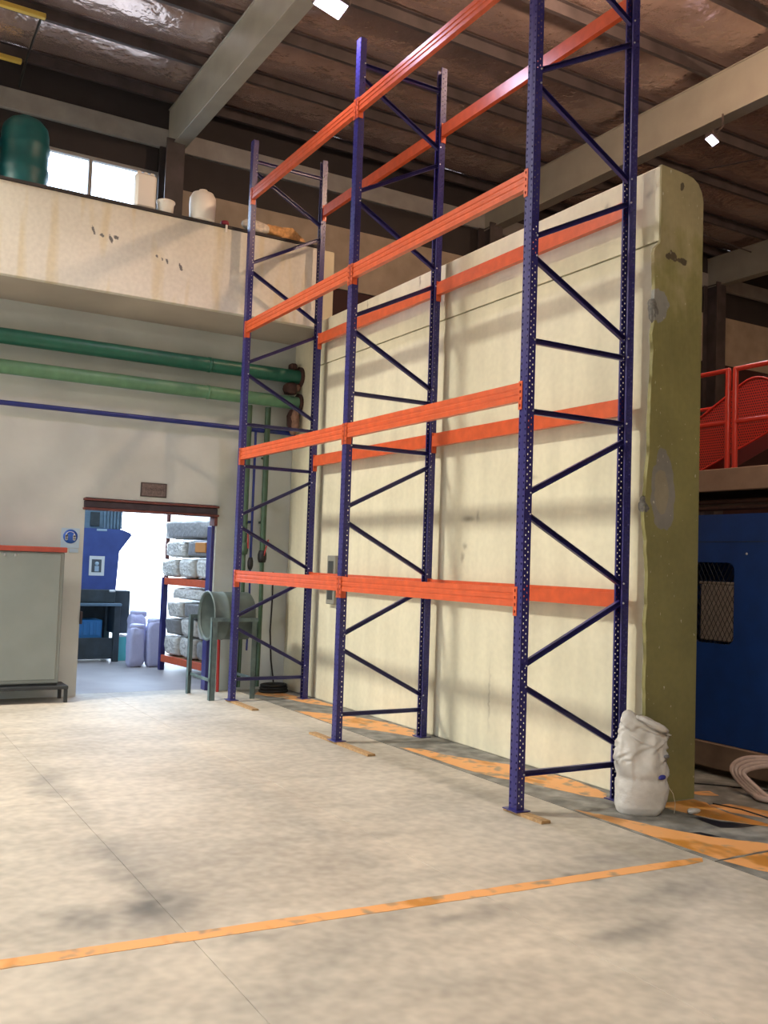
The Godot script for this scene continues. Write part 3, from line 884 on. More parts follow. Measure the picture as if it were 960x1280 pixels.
# ------------------------------------------------------------------ the pallet rack
func rack():
	var t := thing("pallet_rack", "tall empty pallet rack with dark blue frames and orange beams", "pallet rack")
	# a post: slotted channel, its web towards -x
	var W := 0.09
	var D := 0.07
	var th := 0.003
	var pm := MB.new()
	pm.plate(Vector3(-D / 2 + th, 0.008, 0), Vector3(0, 0, 1), Vector3(0, 1, 0), W, POST_TOP - 0.008, th, [[-0.030, 0.011, 0.017, 0.05, 0.03], [0.030, 0.011, 0.017, 0.05, 0.03]])
	for s in [-1.0, 1.0]:
		pm.plate(Vector3(0, 0.008, s * (W / 2 - (0.0 if s < 0 else th))), Vector3(1, 0, 0), Vector3(0, 1, 0), D, POST_TOP - 0.008, th, [[-0.014, 0.009, 0.012, 0.05, 0.045], [0.012, 0.009, 0.012, 0.05, 0.02]])
		pm.span(Vector3(D / 2 - th, 0.008, s * W / 2), Vector3(D / 2, POST_TOP, s * (W / 2 - 0.016)))
	# shallow rib down the middle of the web
	pm.box(Vector3(-D / 2 + 0.001, POST_TOP / 2 + 0.01, 0), Vector3(0.005, POST_TOP - 0.02, 0.02), 0.002)
	var post := pm.mesh(M.blue_paint)
	var fm := MB.new()
	fm.box(Vector3(0, 0.004, 0), Vector3(0.13, 0.008, 0.17), 0.002)
	var foot := fm.mesh(M.blue_paint)
	var braces := [[0.28, 0.28], [0.93, 0.42], [1.06, 1.55], [2.2, 1.68], [2.335, 2.83], [2.962, 2.962], [3.497, 3.497], [4.15, 3.635], [4.28, 4.77], [5.485, 4.94], [5.57, 6.10], [6.78, 6.26], [6.915, 6.915]]
	var bmesh := []
	for b in braces:
		var p := Vector3(0.0, b[0], 0)
		var q := Vector3(1.0, b[1], 0)
		var d := (q - p).normalized()
		var a := p + d * 0.022
		var e := q - d * 0.022
		var up := Vector3(-d.y, d.x, 0)
		var mb := MB.new()
		# open channel lying on its side
		mb.prism([Vector2(-0.021, -0.016), Vector2(0.021, -0.016), Vector2(0.021, 0.016), Vector2(0.018, 0.016), Vector2(0.018, -0.013), Vector2(-0.018, -0.013), Vector2(-0.018, 0.016), Vector2(-0.021, 0.016)], a, up, Vector3(0, 0, 1), e - a)
		var bo := MB.new()
		for c in [a + d * 0.004, e - d * 0.004]:
			for s in [-1.0, 1.0]:
				bo.lathe([Vector2(0.0, 0.008), Vector2(0.006, 0.007), Vector2(0.0085, 0.0)], c + Vector3(0, 0, s * W / 2), Vector3(0, 0, s), 8)
		bmesh.append(merged([[mb, M.blue_paint], [bo, M.bolt_steel]]))
	for f in 3:
		for s in 2:
			var o := put("post", post, t)
			o.position = Vector3(s * 1.0, 0.0 if s else 0.0225, -f * BAY)
			o.rotation.y = PI * s
			# the shimmed front posts stand on strips of wood
			put("foot_plate", foot, o)
		for m in bmesh:
			var o := put("brace", m, t)
			o.position = Vector3(0, 0, -f * BAY)
	# beams: stepped box section with end connectors hooked round the post
	var H := 0.142
	var prof := [Vector2(-0.025, -H / 2), Vector2(0.025, -H / 2), Vector2(0.025, H / 2 - 0.028), Vector2(0.008, H / 2 - 0.028), Vector2(0.008, H / 2), Vector2(-0.025, H / 2),
		Vector2(-0.025, 0.032), Vector2(-0.020, 0.027), Vector2(-0.020, 0.017), Vector2(-0.025, 0.012), Vector2(-0.025, -0.014), Vector2(-0.020, -0.019), Vector2(-0.020, -0.029), Vector2(-0.025, -0.034)]
	var bm := MB.new()
	var half := (BAY - W) / 2 - 0.004
	bm.prism(prof, Vector3(0, 0, -half), Vector3(1, 0, 0), Vector3(0, 1, 0), Vector3(0, 0, half * 2))
	var beam := bm.mesh(M.orange_paint)
	var conn := []
	for s in [-1.0, 1.0]:
		var mb := MB.new()
		var z0: float = s * (half + 0.001)
		mb.box(Vector3(0.0, -0.03, z0), Vector3(0.056, 0.215, 0.005), 0.002)
		mb.plate(Vector3(-0.028, -0.1375, z0 + s * 0.019), Vector3(0, 0, 1), Vector3(0, 1, 0), 0.042, 0.215, 0.006, [[0.0, 0.014, 0.022, 0.052, 0.02]])
		conn.append(mb.mesh(M.orange_paint))
	for l in LEVELS:
		for b in 2:
			for s in 2:
				var o := put("beam", beam, t)
				o.position = Vector3(-0.0085 if s == 0 else 1.0085, l, -(b + 0.5) * BAY)
				o.rotation.y = PI * s
				for c in conn: put("connector", c, o)

func shims():
	for q in [["long weathered wood strip under the foot of the middle rack frame", Vector3(-0.01, 0, -2.76), 1.22, 0.085], ["short wood strip by the foot of the far rack frame", Vector3(0.0, 0, -5.37), 0.84, 0.085], ["splintered wood strip beside the foot of the nearest rack frame", Vector3(0.0, 0, 0.11), 0.42, 0.085]]:
		var mb := MB.new()
		mb.prism([Vector2(-q[3] / 2, 0.001), Vector2(q[3] / 2, 0.001), Vector2(q[3] / 2 - 0.003, 0.02), Vector2(-q[3] / 2 + 0.003, 0.022)], Vector3(0, 0, -q[2] / 2), Vector3(1, 0, 0), Vector3(0, 1, 0), Vector3(0.012, 0.0, q[2]))
		var o := single("wood_strip", mb, M.wood, q[0], "wood strip", "wood strips under the rack")
		o.position = q[1]

# ------------------------------------------------------------------ along the far wall
func services():
	var x1 := DIV - 0.001
	for q in [["dark green pipe, upper of the two thick pipes below the gallery", 4.365, M.pipe_dark_green, 0.096], ["lighter green pipe, lower of the two thick pipes below the gallery", 3.995, M.pipe_green, 0.088], ]:
		var t := thing("wall_pipe", q[0], "pipe", Vector3(0, q[1], -6.5), 0.0, "thick green pipes")
		var mb := MB.new()
		mb.tube([Vector3(-11, 0, 0), Vector3(x1 - 0.02, 0, 0)], q[3], 24)
		part("pipe_run", mb, q[2], t)
		var fl := MB.new()
		fl.lathe([Vector2(0.0, 0.0), Vector2(q[3] + 0.05, 0.0), Vector2(q[3] + 0.05, 0.035), Vector2(0.0, 0.035)], Vector3(x1 - 0.037, 0, 0), Vector3(1, 0, 0), 20)
		part("wall_flange", fl, M.rust, t)
		for x in [-9.0, -6.0, -3.0, -0.2]:
			var br := MB.new()
			br.span(Vector3(x - 0.02, -0.02, FAR + 6.501), Vector3(x + 0.02, 0.02, -q[3] * 0.9), 0.003)
			br.lathe([Vector2(q[3], -0.02), Vector2(q[3] + 0.006, -0.02), Vector2(q[3] + 0.006, 0.02), Vector2(q[3], 0.02)], Vector3(x, 0, 0), Vector3(1, 0, 0), 20)
			part("bracket", br, q[2], t)
	var bt := thing("wall_pipe", "thin blue pipe running along the wall below the green pipes", "pipe", Vector3(0, 3.575, -6.6))
	var bb := MB.new()
	bb.tube([Vector3(-11, 0, 0), Vector3(x1 - 0.01, 0, 0)], 0.031, 14)
	part("pipe_run", bb, M.pipe_blue, bt)
	for x in [-8.0, -5.0, -2.5, 0.0]:
		var br := MB.new()
		br.box(Vector3(x, 0, -0.06), Vector3(0.03, 0.03, 0.075), 0.003)
		part("bracket", br, M.pipe_blue, bt)
	# broken hole in the wall with old fittings, where the pipes end in the corner
	var ft := thing("pipe_fitting", "rusty brown elbow fittings at the corner below the lighter green pipe", "pipe fitting", Vector3(1.03, 3.6, -6.48))
	for q in [[0.12, 0.40], ]:
		var mb := MB.new()
		mb.tube([Vector3(0.0, 0.0, 0.02), Vector3(-0.01, 0.08, 0.0), Vector3(-0.01, 0.2, -0.02), Vector3(0.02, 0.28, -0.03)], [0.05, 0.062, 0.06, 0.05], 12)
		part("elbow", mb, M.rust, ft)
		var m2 := MB.new()
		m2.blob(Vector3(0.025, 0.12, 0.03), Vector3(0.055, 0.17, 0.10), 0.7, 0.03, noise_of(601, 2.0, 3), Basis(), 12, 16)
		part("packing", m2, M.bare_brick, ft)
	var f2 := thing("pipe_fitting", "dark brown valve body squeezed between the two thick green pipes", "pipe fitting", Vector3(0.99, 4.18, -6.50))
	var v2 := MB.new()
	v2.blob(Vector3(0, 0, 0.02), Vector3(0.085, 0.085, 0.1), 0.6, 0.025, noise_of(602, 2.0, 3), Basis(), 12, 16)
	part("valve_body", v2, M.rust, f2)
	var v3 := MB.new()
	v3.lathe([Vector2(0.0, 0.0), Vector2(0.05, 0.0), Vector2(0.05, 0.03), Vector2(0.0, 0.03)], Vector3(0.085, 0.02, 0.04), Vector3(0.3, 0, 1).normalized(), 16)
	part("valve_cap", v3, M.bare_brick, f2)
	var f3 := thing("pipe_hanger", "dark bracket above the end of the upper green pipe", "pipe hanger", Vector3(1.03, 4.455, -6.5))
	var v4 := MB.new()
	v4.box(Vector3(0.0, 0.045, -0.02), Vector3(0.1, 0.10, 0.12), 0.02)
	part("hanger_block", v4, M.rust, f3)

	# pipes coming down the wall with valves and hoses
	var down := [["green pipe dropping down the wall beside the far rack post", 0.43, 0.035, M.pipe_olive, 3.90, 1.95, true], ["thin blue pipe dropping down the wall between two green ones", 0.53, 0.018, M.pipe_blue, 3.54, 1.75, false], ["green pipe dropping down the wall with a red lever valve", 0.70, 0.040, M.pipe_olive, 3.90, 1.85, true]]
	var i := 0
	for q in down:
		var x: float = q[1]
		var z := -6.56
		var t := thing("drop_pipe", q[0], "pipe", Vector3(x, 0, z))
		var mb := MB.new()
		mb.tube([Vector3(0, q[5], 0), Vector3(0, q[4], 0)], q[2], 12)
		part("pipe_run", mb, q[3], t)
		var vb := MB.new()
		vb.lathe([Vector2(0.0, -0.09), Vector2(q[2] + 0.008, -0.08), Vector2(q[2] + 0.022, -0.03), Vector2(q[2] + 0.022, 0.03), Vector2(q[2] + 0.008, 0.08), Vector2(0.0, 0.09)], Vector3(0, q[5] - 0.02, 0), Vector3.UP, 14)
		part("valve", vb, M.black_rubber if i else M.pipe_olive, t)
		if q[6]:
			var hn := MB.new()
			hn.box(Vector3(0.03, q[5] + 0.1, 0.055), Vector3(0.018, 0.24, 0.014), 0.005, Basis(Vector3(0, 0, 1), -0.25 if i else 0.05))
			part("valve_lever", hn, M.valve_red, t)
		var lower := MB.new()
		lower.tube([Vector3(0, q[5] - 0.1, 0), Vector3(0.005, 1.2, 0.01), Vector3(-0.01, 0.55 if i == 1 else 0.06, 0.02)], q[2] * 0.75, 10)
		part("lower_hose", lower, [M.pipe_olive, M.pipe_blue, M.pipe_olive][i], t)
		for y in [3.2, 2.3]:
			var br := MB.new()
			br.box(Vector3(0, y, -0.085), Vector3(0.035, 0.03, 0.11), 0.003)
			part("bracket", br, q[3], t)
		i += 1
	var cb := MB.new()
	cb.tube([Vector3(0.93, 1.62, FAR + 0.012), Vector3(0.935, 1.2, FAR + 0.012), Vector3(0.92, 0.8, FAR + 0.014), Vector3(0.95, 0.4, FAR + 0.014), Vector3(0.985, 0.15, FAR + 0.03), Vector3(0.99, 0.012, FAR + 0.06)], 0.011, 8)
	single("wall_cable", cb, M.black_rubber, "black cable hanging down the corner wall to the floor", "cable")
	var coil := thing("hose_coil", "flat black rubber hose coil lying on the floor in the corner", "hose", Vector3(0.86, 0, -6.36))
	for k in 3:
		var mb := MB.new()
		var pts := []
		for a in 25:
			pts.append(Vector3(cos(TAU * a / 24.0) * (0.19 - 0.01 * k), 0.021 + 0.038 * k, sin(TAU * a / 24.0) * (0.14 - 0.008 * k)))
		mb.tube(pts, 0.02, 8, false)
		part("loop", mb, M.black_rubber, coil)
	var rp := MB.new()
	rp.tube([Vector3(0.15, 0.0, -6.6), Vector3(0.145, 0.95, -6.62)], 0.022, 8)
	single("red_bar", rp, M.valve_red, "thin dark red bar standing by the wall behind the green drum", "bar")

	# small switch box on the dividing wall
	var eb := thing("switch_box", "small grey metal switch box on the dividing wall", "switch box", Vector3(DIV, 1.56, -5.22))
	var m1 := MB.new()
	m1.box(Vector3(-0.035, 0, 0), Vector3(0.07, 0.62, 0.22), 0.008)
	part("housing", m1, M.box_grey, eb)
	for q in [[0.13, 0.22], [-0.16, 0.18]]:
		var m2 := MB.new()
		m2.box(Vector3(-0.072, q[0], 0.0), Vector3(0.006, q[1], 0.14), 0.002)
		part("cover", m2, M.box_dark, eb)

	# plaque above the doorway
	var pq := thing("door_plaque", "small grey plaque with dark lettering above the doorway", "plaque", Vector3(-0.815, 2.65, FAR))
	var m3 := MB.new()
	m3.box(Vector3(0, 0, 0.008), Vector3(0.345, 0.185, 0.016), 0.003)
	part("board", m3, M.plaque_dark, pq)
	var m4 := MB.new()
	m4.box(Vector3(0, 0, 0.0175), Vector3(0.32, 0.16, 0.003), 0.001)
	part("face", m4, M.plaque, pq)
	# two worn words that the photograph no longer lets one read: only their strokes
	var m5 := MB.new()
	for w in [[-0.115, -0.012, 6], [0.012, 0.125, 6]]:
		for k in w[2]:
			var x: float = lerpf(w[0], w[1], k / float(w[2] - 1))
			m5.box(Vector3(x, 0.006, 0.0195), Vector3(0.006, 0.034 if k % 2 else 0.028, 0.002))
			m5.box(Vector3(x + 0.006, 0.02 - 0.014 * (k % 3), 0.0195), Vector3(0.012, 0.007, 0.002))
	part("lettering", m5, M.plaque_dark, pq)

	# round ear protection sign
	var sg := thing("safety_sign", "round blue ear protection sign on a pale square", "sign", Vector3(-1.845, 1.975, FAR))
	var s1 := MB.new()
	s1.box(Vector3(0, 0, 0.004), Vector3(0.225, 0.25, 0.008), 0.002)
	part("board", s1, M.sign_pale, sg)
	var s2 := MB.new()
	s2.lathe([Vector2(0, 0), Vector2(0.088, 0), Vector2(0.088, 0.003), Vector2(0, 0.003)], Vector3(0, 0.02, 0.008), Vector3(0, 0, 1), 28)
	part("disc", s2, M.sign_blue, sg)
	var s3 := MB.new()
	for s in [-1.0, 1.0]:
		s3.lathe([Vector2(0, 0), Vector2(0.018, 0), Vector2(0.018, 0.002), Vector2(0, 0.002)], Vector3(s * 0.048, 0.028, 0.011), Vector3(0, 0, 1), 12)
		s3.box(Vector3(s * 0.048, 0.01, 0.012), Vector3(0.034, 0.05, 0.002), 0.0)
		s3.lathe([Vector2(0, 0), Vector2(0.018, 0), Vector2(0.018, 0.002), Vector2(0, 0.002)], Vector3(s * 0.048, -0.012, 0.011), Vector3(0, 0, 1), 12)
	var arc := []
	for k in 13:
		var a := PI * k / 12.0
		arc.append(Vector3(cos(a) * 0.052, 0.035 + sin(a) * 0.046, 0.012))
	s3.tube(arc, 0.004, 6)
	part("ear_muff_symbol", s3, M.sign_white, sg)
	var s4 := MB.new()
	s4.box(Vector3(0.05, -0.155, 0.003), Vector3(0.11, 0.05, 0.006), 0.001)
	part("tag", s4, M.sign_pale, sg)

	# the grey cabinet at the left edge
	var cab := thing("steel_cabinet", "large grey steel cabinet with a red top edge on a low dark stand", "cabinet", Vector3(0, 0, 0))
	var c1 := MB.new()
	c1.span(Vector3(-4.2, 0.225, -6.58), Vector3(-1.985, 1.79, -6.27), 0.012)
	part("body", c1, M.cabinet_grey, cab)
	var c2 := MB.new()
	c2.span(Vector3(-4.16, 0.27, -6.272), Vector3(-2.03, 1.77, -6.258), 0.006)
	part("front_panel", c2, M.cabinet_grey, cab)
	var c3 := MB.new()
	c3.span(Vector3(-4.2, 1.79, -6.59), Vector3(-1.965, 1.852, -6.25), 0.006)
	part("top_edge", c3, M.cabinet_red, cab)
	var c4 := MB.new()
	c4.span(Vector3(-4.2, 0.16, -6.6), Vector3(-1.88, 0.20, -6.2), 0.005)
	c4.span(Vector3(-4.2, 0.20, -6.5), Vector3(-2.0, 0.226, -6.3))
	part("stand_frame", c4, M.cabinet_stand, cab)
	for x in [-4.15, -3.0, -1.905]:
		for z in [-6.57, -6.225]:
			var lg := MB.new()
			lg.box(Vector3(x, 0.08, z), Vector3(0.04, 0.16, 0.04), 0.003)
			part("leg", lg, M.cabinet_stand, cab)
	for x in [-2.67, -2.55]:
		var cl := MB.new()
		cl.box(Vector3(x, 1.74, -6.254), Vector3(0.02, 0.03, 0.01), 0.003)
		part("clip", cl, M.bolt_steel, cab)

	# drum in its angle iron stand
	var st := thing("tumbling_drum", "open grey green steel drum in its angle iron stand by the doorway", "drum")
	for q in [[-0.30, -6.58], [-0.24, -5.84], [0.38, -5.86], [0.38, -6.58]]:
		var lg := MB.new()
		var sx: float = 1.0 if q[0] < 0 else -1.0
		var sz: float = 1.0 if q[1] < -6.2 else -1.0
		lg.span(Vector3(q[0], 0, q[1]), Vector3(q[0] + sx * 0.07, 1.03, q[1] + sz * 0.007))
		lg.span(Vector3(q[0], 0, q[1]), Vector3(q[0] + sx * 0.007, 1.03, q[1] + sz * 0.07))
		part("leg", lg, M.stand_green, st)
	for q in [[Vector3(-0.30, 0.985, -6.582), Vector3(0.38, 1.035, -6.572)], [Vector3(-0.25, 0.985, -5.848), Vector3(0.38, 1.035, -5.838)], [Vector3(-0.262, 0.24, -6.58), Vector3(-0.255, 0.28, -5.84)], [Vector3(0.33, 0.24, -6.58), Vector3(0.337, 0.28, -5.86)]]:
		var rl := MB.new()
		rl.span(q[0], q[1], 0.002)
		part("rail", rl, M.stand_green, st)
	var ax := Vector3(-0.20, 1.04, -6.205)
	var d1 := MB.new()
	d1.lathe([Vector2(0.29, 0.03), Vector2(0.312, 0.0), Vector2(0.326, 0.015), Vector2(0.312, 0.03), Vector2(0.309, 0.2), Vector2(0.316, 0.21), Vector2(0.309, 0.22), Vector2(0.309, 0.56), Vector2(0.27, 0.59), Vector2(0.0, 0.60)], ax, Vector3(1, 0, 0), 36)
	var dr := part("drum_shell", d1, M.drum_green, st)
	var d2 := MB.new()
	d2.lathe([Vector2(0.0, 0.55), Vector2(0.10, 0.55), Vector2(0.262, 0.52), Vector2(0.298, 0.46), Vector2(0.298, 0.016), Vector2(0.302, 0.01)], ax, Vector3(1, 0, 0), 36)
	part("inside", d2, M.drum_green, dr)
	for side in [-1.0, 1.0]:
		var tr := MB.new()
		tr.lathe([Vector2(0.0, 0.30), Vector2(0.03, 0.30), Vector2(0.03, 0.36 if side > 0 else 0.37), Vector2(0.0, 0.36 if side > 0 else 0.37)], ax + Vector3(0.3, -0.03, 0), Vector3(0, 0, side), 14)
		part("trunnion", tr, M.drum_green, dr)

# ------------------------------------------------------------------ on the gallery edge
func gallery_things():
	var y := 6.075
	var cn := thing("white_canister", "large round-shouldered white plastic canister standing on the gallery edge", "canister", Vector3(-0.57, y, -5.97))
	var m := MB.new()
	m.lathe([Vector2(0.0, 0.0), Vector2(0.15, 0.0), Vector2(0.16, 0.01), Vector2(0.17, 0.22), Vector2(0.165, 0.30), Vector2(0.135, 0.36), Vector2(0.08, 0.385), Vector2(0.0, 0.39)], Vector3.ZERO, Vector3.UP, 28)
	part("body", m, M.white_plastic, cn)
	m = MB.new()
	m.lathe([Vector2(0.04, 0.388), Vector2(0.055, 0.388), Vector2(0.055, 0.41), Vector2(0.0, 0.41)], Vector3.ZERO, Vector3.UP, 16)
	part("cap", m, M.white_plastic, cn)
	var tb := thing("white_tub", "small white plastic tub standing on the gallery edge", "tub", Vector3(-1.05, y, -5.97))
	m = MB.new()
	m.lathe([Vector2(0.0, 0.0), Vector2(0.095, 0.0), Vector2(0.105, 0.12), Vector2(0.112, 0.125), Vector2(0.112, 0.15), Vector2(0.10, 0.16), Vector2(0.0, 0.16)], Vector3.ZERO, Vector3.UP, 24)
	part("body", m, M.white_plastic, tb)
	m = MB.new()
	m.lathe([Vector2(0.113, 0.13), Vector2(0.118, 0.135), Vector2(0.118, 0.15), Vector2(0.113, 0.155)], Vector3.ZERO, Vector3.UP, 24)
	part("rim", m, M.white_plastic, tb)
	var jc := thing("white_container", "tall white plastic container standing before the bright window", "container", Vector3(-1.315, y, -5.985))
	m = MB.new()
	m.box(Vector3(0, 0.22, 0), Vector3(0.26, 0.44, 0.14), 0.03)
	part("body", m, M.white_plastic, jc)
	m = MB.new()
	for k in 3: m.box(Vector3(-0.08 + 0.08 * k, 0.455, 0), Vector3(0.05, 0.035, 0.05), 0.012)
	part("neck", m, M.white_plastic, jc)
	m = MB.new()
	m.blob(Vector3(0, 0.035, 0), Vector3(0.05, 0.035, 0.04), 0.7, 0.008, noise_of(611, 3.0, 2), Basis(), 10, 14)
	var mg := single("cloth_wad", m, M.magenta, "small dark magenta cloth wad beside the white canister", "cloth")
	mg.position = Vector3(-0.28, y, -5.93)
	m = MB.new()
	m.box(Vector3(0, -0.04, 0), Vector3(0.03, 0.1, 0.008), 0.003)
	var dg := single("white_tag", m, M.white_plastic, "small white tag hanging off the coping below the magenta cloth", "tag")
	dg.position = Vector3(-0.27, y - 0.01, -5.88)
	var sk := thing("paper_bag", "crumpled rolled brown and white paper bag lying on the gallery edge", "paper bag", Vector3(0.4, y, -5.96))
	m = MB.new()
	m.blob(Vector3(-0.22, 0.085, 0), Vector3(0.20, 0.08, 0.07), 0.75, 0.03, noise_of(612, 2.5, 3), Basis(Vector3(0, 0, 1), -0.05), 14, 20)
	part("white_end", m, M.paper_white, sk)
	m = MB.new()
	m.blob(Vector3(0.03, 0.085, 0.0), Vector3(0.16, 0.075, 0.075), 0.8, 0.035, noise_of(613, 2.5, 3), Basis(), 14, 20)
	part("fold", m, M.paper_tan, sk)
	m = MB.new()
	m.smooth(false)
	m.prism([Vector2(0.12, 0.005), Vector2(0.46, 0.005), Vector2(0.47, 0.03), Vector2(0.27, 0.17), Vector2(0.14, 0.15)], Vector3(0, 0, -0.05), Vector3(1, 0, 0), Vector3(0, 1, 0), Vector3(0, 0, 0.09))
	part("folded_end", m, M.paper_tan, sk)
	for q in [["big teal plastic tank standing on the gallery left of the window", -2.52, 0.30], ["edge of a second teal tank at the left edge of the gallery", -3.25, 0.30]]:
		var tk := thing("water_tank", q[0], "tank", Vector3(q[1], 5.08, -7.5), 0.0, "teal tanks on the gallery")
		m = MB.new()
		var r: float = q[2]
		var prof := [Vector2(0.0, 0.0), Vector2(r, 0.0)]
		for k in 6:
			prof.append(Vector2(r, 0.25 + 0.34 * k)); prof.append(Vector2(r + 0.018, 0.30 + 0.34 * k)); prof.append(Vector2(r + 0.018, 0.36 + 0.34 * k)); prof.append(Vector2(r, 0.41 + 0.34 * k))
		prof.append_array([Vector2(r, 2.2), Vector2(r * 0.93, 2.30), Vector2(r * 0.7, 2.38), Vector2(r * 0.3, 2.41), Vector2(0.0, 2.42)])
		m.lathe(prof, Vector3.ZERO, Vector3.UP, 28)
		part("shell", m, M.tank_teal, tk)
		m = MB.new()
		m.lathe([Vector2(0.1, 2.405), Vector2(0.1, 2.44), Vector2(0.0, 2.44)], Vector3.ZERO, Vector3.UP, 20)
		part("lid", m, M.tank_teal, tk)

# ------------------------------------------------------------------ seen through the doorway
func annex():
	var mc := thing("blue_granulator", "tall blue machine with a flared hopper and a pinned notice beyond the doorway", "machine", Vector3(0, 0, -10.5))
	var m := MB.new()
	m.prism([Vector2(-1.7, 1.2), Vector2(-0.255, 1.2), Vector2(-0.225, 1.84), Vector2(-0.03, 2.12), Vector2(-0.05, 2.16), Vector2(-0.20, 2.215), Vector2(-1.7, 2.215)], Vector3(0, 0, -0.7), Vector3(1, 0, 0), Vector3(0, 1, 0), Vector3(0, 0, 0.7))
	part("body", m, M.machine_blue_light, mc)
	m = MB.new()
	m.span(Vector3(-1.7, 2.215, -0.65), Vector3(-0.215, 3.1, -0.06))
	part("hopper", m, M.hopper_grey, mc)
	for k in 6:
		m = MB.new()
		m.span(Vector3(-0.50 + 0.055 * k, 2.22, -0.058), Vector3(-0.47 + 0.055 * k, 3.05, -0.03), 0.004)
		part("hopper_rib", m, M.hopper_grey, mc)
	m = MB.new()
	m.span(Vector3(-0.72, 2.25, -0.058), Vector3(-0.57, 2.49, -0.03), 0.004)
	part("hopper_hatch", m, M.machine_dark, mc)
	m = MB.new()
	m.span(Vector3(-0.62, 2.175, 0.0), Vector3(-0.45, 2.21, 0.008), 0.002)
	part("name_plate", m, M.sign_pale, mc)
	m = MB.new()
	m.span(Vector3(-0.715, 1.43, 0.0), Vector3(-0.465, 1.755, 0.006), 0.001)
	var po := part("notice", m, M.sign_white, mc)
	m = MB.new()
	m.span(Vector3(-0.675, 1.485, 0.006), Vector3(-0.515, 1.70, 0.009))
	part("dark_picture", m, M.poster_grey, po)
	m = MB.new()
	m.lathe([Vector2(0, 0), Vector2(0.035, 0), Vector2(0.035, 0.002), Vector2(0, 0.002)], Vector3(-0.59, 1.63, 0.009), Vector3(0, 0, 1), 14)
	m.span(Vector3(-0.625, 1.50, 0.009), Vector3(-0.555, 1.59, 0.011))
	part("pale_figure", m, M.sign_pale, po)
	m = MB.new()
	m.span(Vector3(-1.7, 0.98, -0.72), Vector3(-0.255, 1.2, 0.02), 0.01)
	m.span(Vector3(-0.25, 0.465, -0.5), Vector3(0.0, 1.185, -0.02), 0.01)
	part("lower_body", m, M.machine_dark, mc)
	m = MB.new()
	m.span(Vector3(-1.65, 0.10, -0.68), Vector3(-0.24, 0.98, -0.64), 0.004)
	part("added_dark_panel", m, M.machine_dark, mc)  # added to darken the gap below the machine
	m = MB.new()
	m.span(Vector3(-0.37, 1.16, 0.02), Vector3(-0.27, 1.2, 0.05), 0.01)
	part("pale_knob", m, M.sign_white, mc)
	for q in [[-1.6, 0.0], [-0.22, 0.0], [-1.6, -0.65], [-0.22, -0.65]]:
		m = MB.new()
		m.span(Vector3(q[0] - 0.05, 0.0, q[1] - 0.05), Vector3(q[0] + 0.05, 0.98, q[1] + 0.05), 0.006)
		part("leg", m, M.machine_dark, mc)
	m = MB.new()
	m.span(Vector3(-1.66, 0.93, 0.05), Vector3(-0.17, 0.975, 0.12), 0.006)
	part("front_rail", m, M.hopper_grey, mc)
	m = MB.new()
	m.span(Vector3(-1.55, 0.05, -0.6), Vector3(-0.275, 0.09, 0.04), 0.004)
	m.span(Vector3(-1.55, 0.09, 0.0), Vector3(-0.275, 0.40, 0.03), 0.004)
	part("drip_tray", m, M.machine_dark, mc)
	var cr := thing("blue_crate", "bright blue plastic crate under the blue machine beyond the doorway", "crate", Vector3(-0.72, 0.09, -10.85))
	m = MB.new()
	m.span(Vector3(-0.36, 0.0, -0.2), Vector3(0.30, 0.60, 0.24), 0.015)
	part("body", m, M.crate_blue, cr)
	for k in 6:
		m = MB.new()
		m.span(Vector3(-0.33 + 0.105 * k, 0.34, 0.24), Vector3(-0.27 + 0.105 * k, 0.56, 0.256), 0.005)
		part("rib", m, M.crate_blue, cr)
	var bn := thing("teal_bin", "small pale teal plastic bin beside the blue machine beyond the doorway", "bin", Vector3(-0.02, 0.0, -10.75))
	m = MB.new()
	m.prism([Vector2(-0.11, 0.0), Vector2(0.10, 0.0), Vector2(0.13, 0.42), Vector2(-0.13, 0.42)], Vector3(0, 0, -0.14), Vector3(1, 0, 0), Vector3(0, 1, 0), Vector3(0, 0, 0.28))
	part("body", m, M.bin_teal, bn)
	m = MB.new()
	m.span(Vector3(-0.14, 0.40, -0.15), Vector3(0.14, 0.425, 0.15), 0.005)
	part("rim", m, M.sign_white, bn)
	var nz := noise_of(620, 1.1, 3)
	var k := 0
	for q in [["white sack leaning at the left of the sacks in the annex", -0.10, -9.72, 0.13, 0.325], ["white sack standing against the left post of the annex shelf", 0.17, -9.66, 0.12, 0.37], ["white sack standing behind the two front sacks in the annex", 0.03, -10.15, 0.14, 0.42]]:
		var sk := thing("plastic_sack", q[0], "sack", Vector3(q[1], 0, q[2]), 0.0, "white sacks in the annex")
		m = MB.new()
		m.blob(Vector3(0, q[4] - 0.012, 0), Vector3(q[3], q[4], 0.13), 0.42, 0.03, nz, Basis(Vector3(0, 0, 1), -0.02 * (1 - k)))
		part("bag", m, M.wrap_lilac, sk)
		m = MB.new()
		m.blob(Vector3(0.02, q[4] * 2.0 - 0.02, 0), Vector3(q[3] * 0.97, 0.06, 0.09), 0.6, 0.025, nz, Basis(), 10, 14)
		part("folded_top", m, M.wrap_lilac, sk)
		k += 1

	# shelf with wrapped bundles, standing along the right side
	var tilt := 0.134
	var base := Vector3(0.175, 0, -9.2)
	var sh := thing("annex_shelf", "short blue and orange storage shelf loaded with wrapped bundles beyond the doorway", "shelf", base, tilt)
	for q in [[0.0, 0.0, 1.46], [0.0, 1.75, 2.6], [0.95, 0.0, 1.46], [0.95, 1.75, 2.6]]:
		m = MB.new()
		m.span(Vector3(q[0] - 0.04, 0, q[1] - 0.04), Vector3(q[0] + 0.04, q[2], q[1] + 0.04), 0.005)
		part("post", m, M.blue_paint, sh)
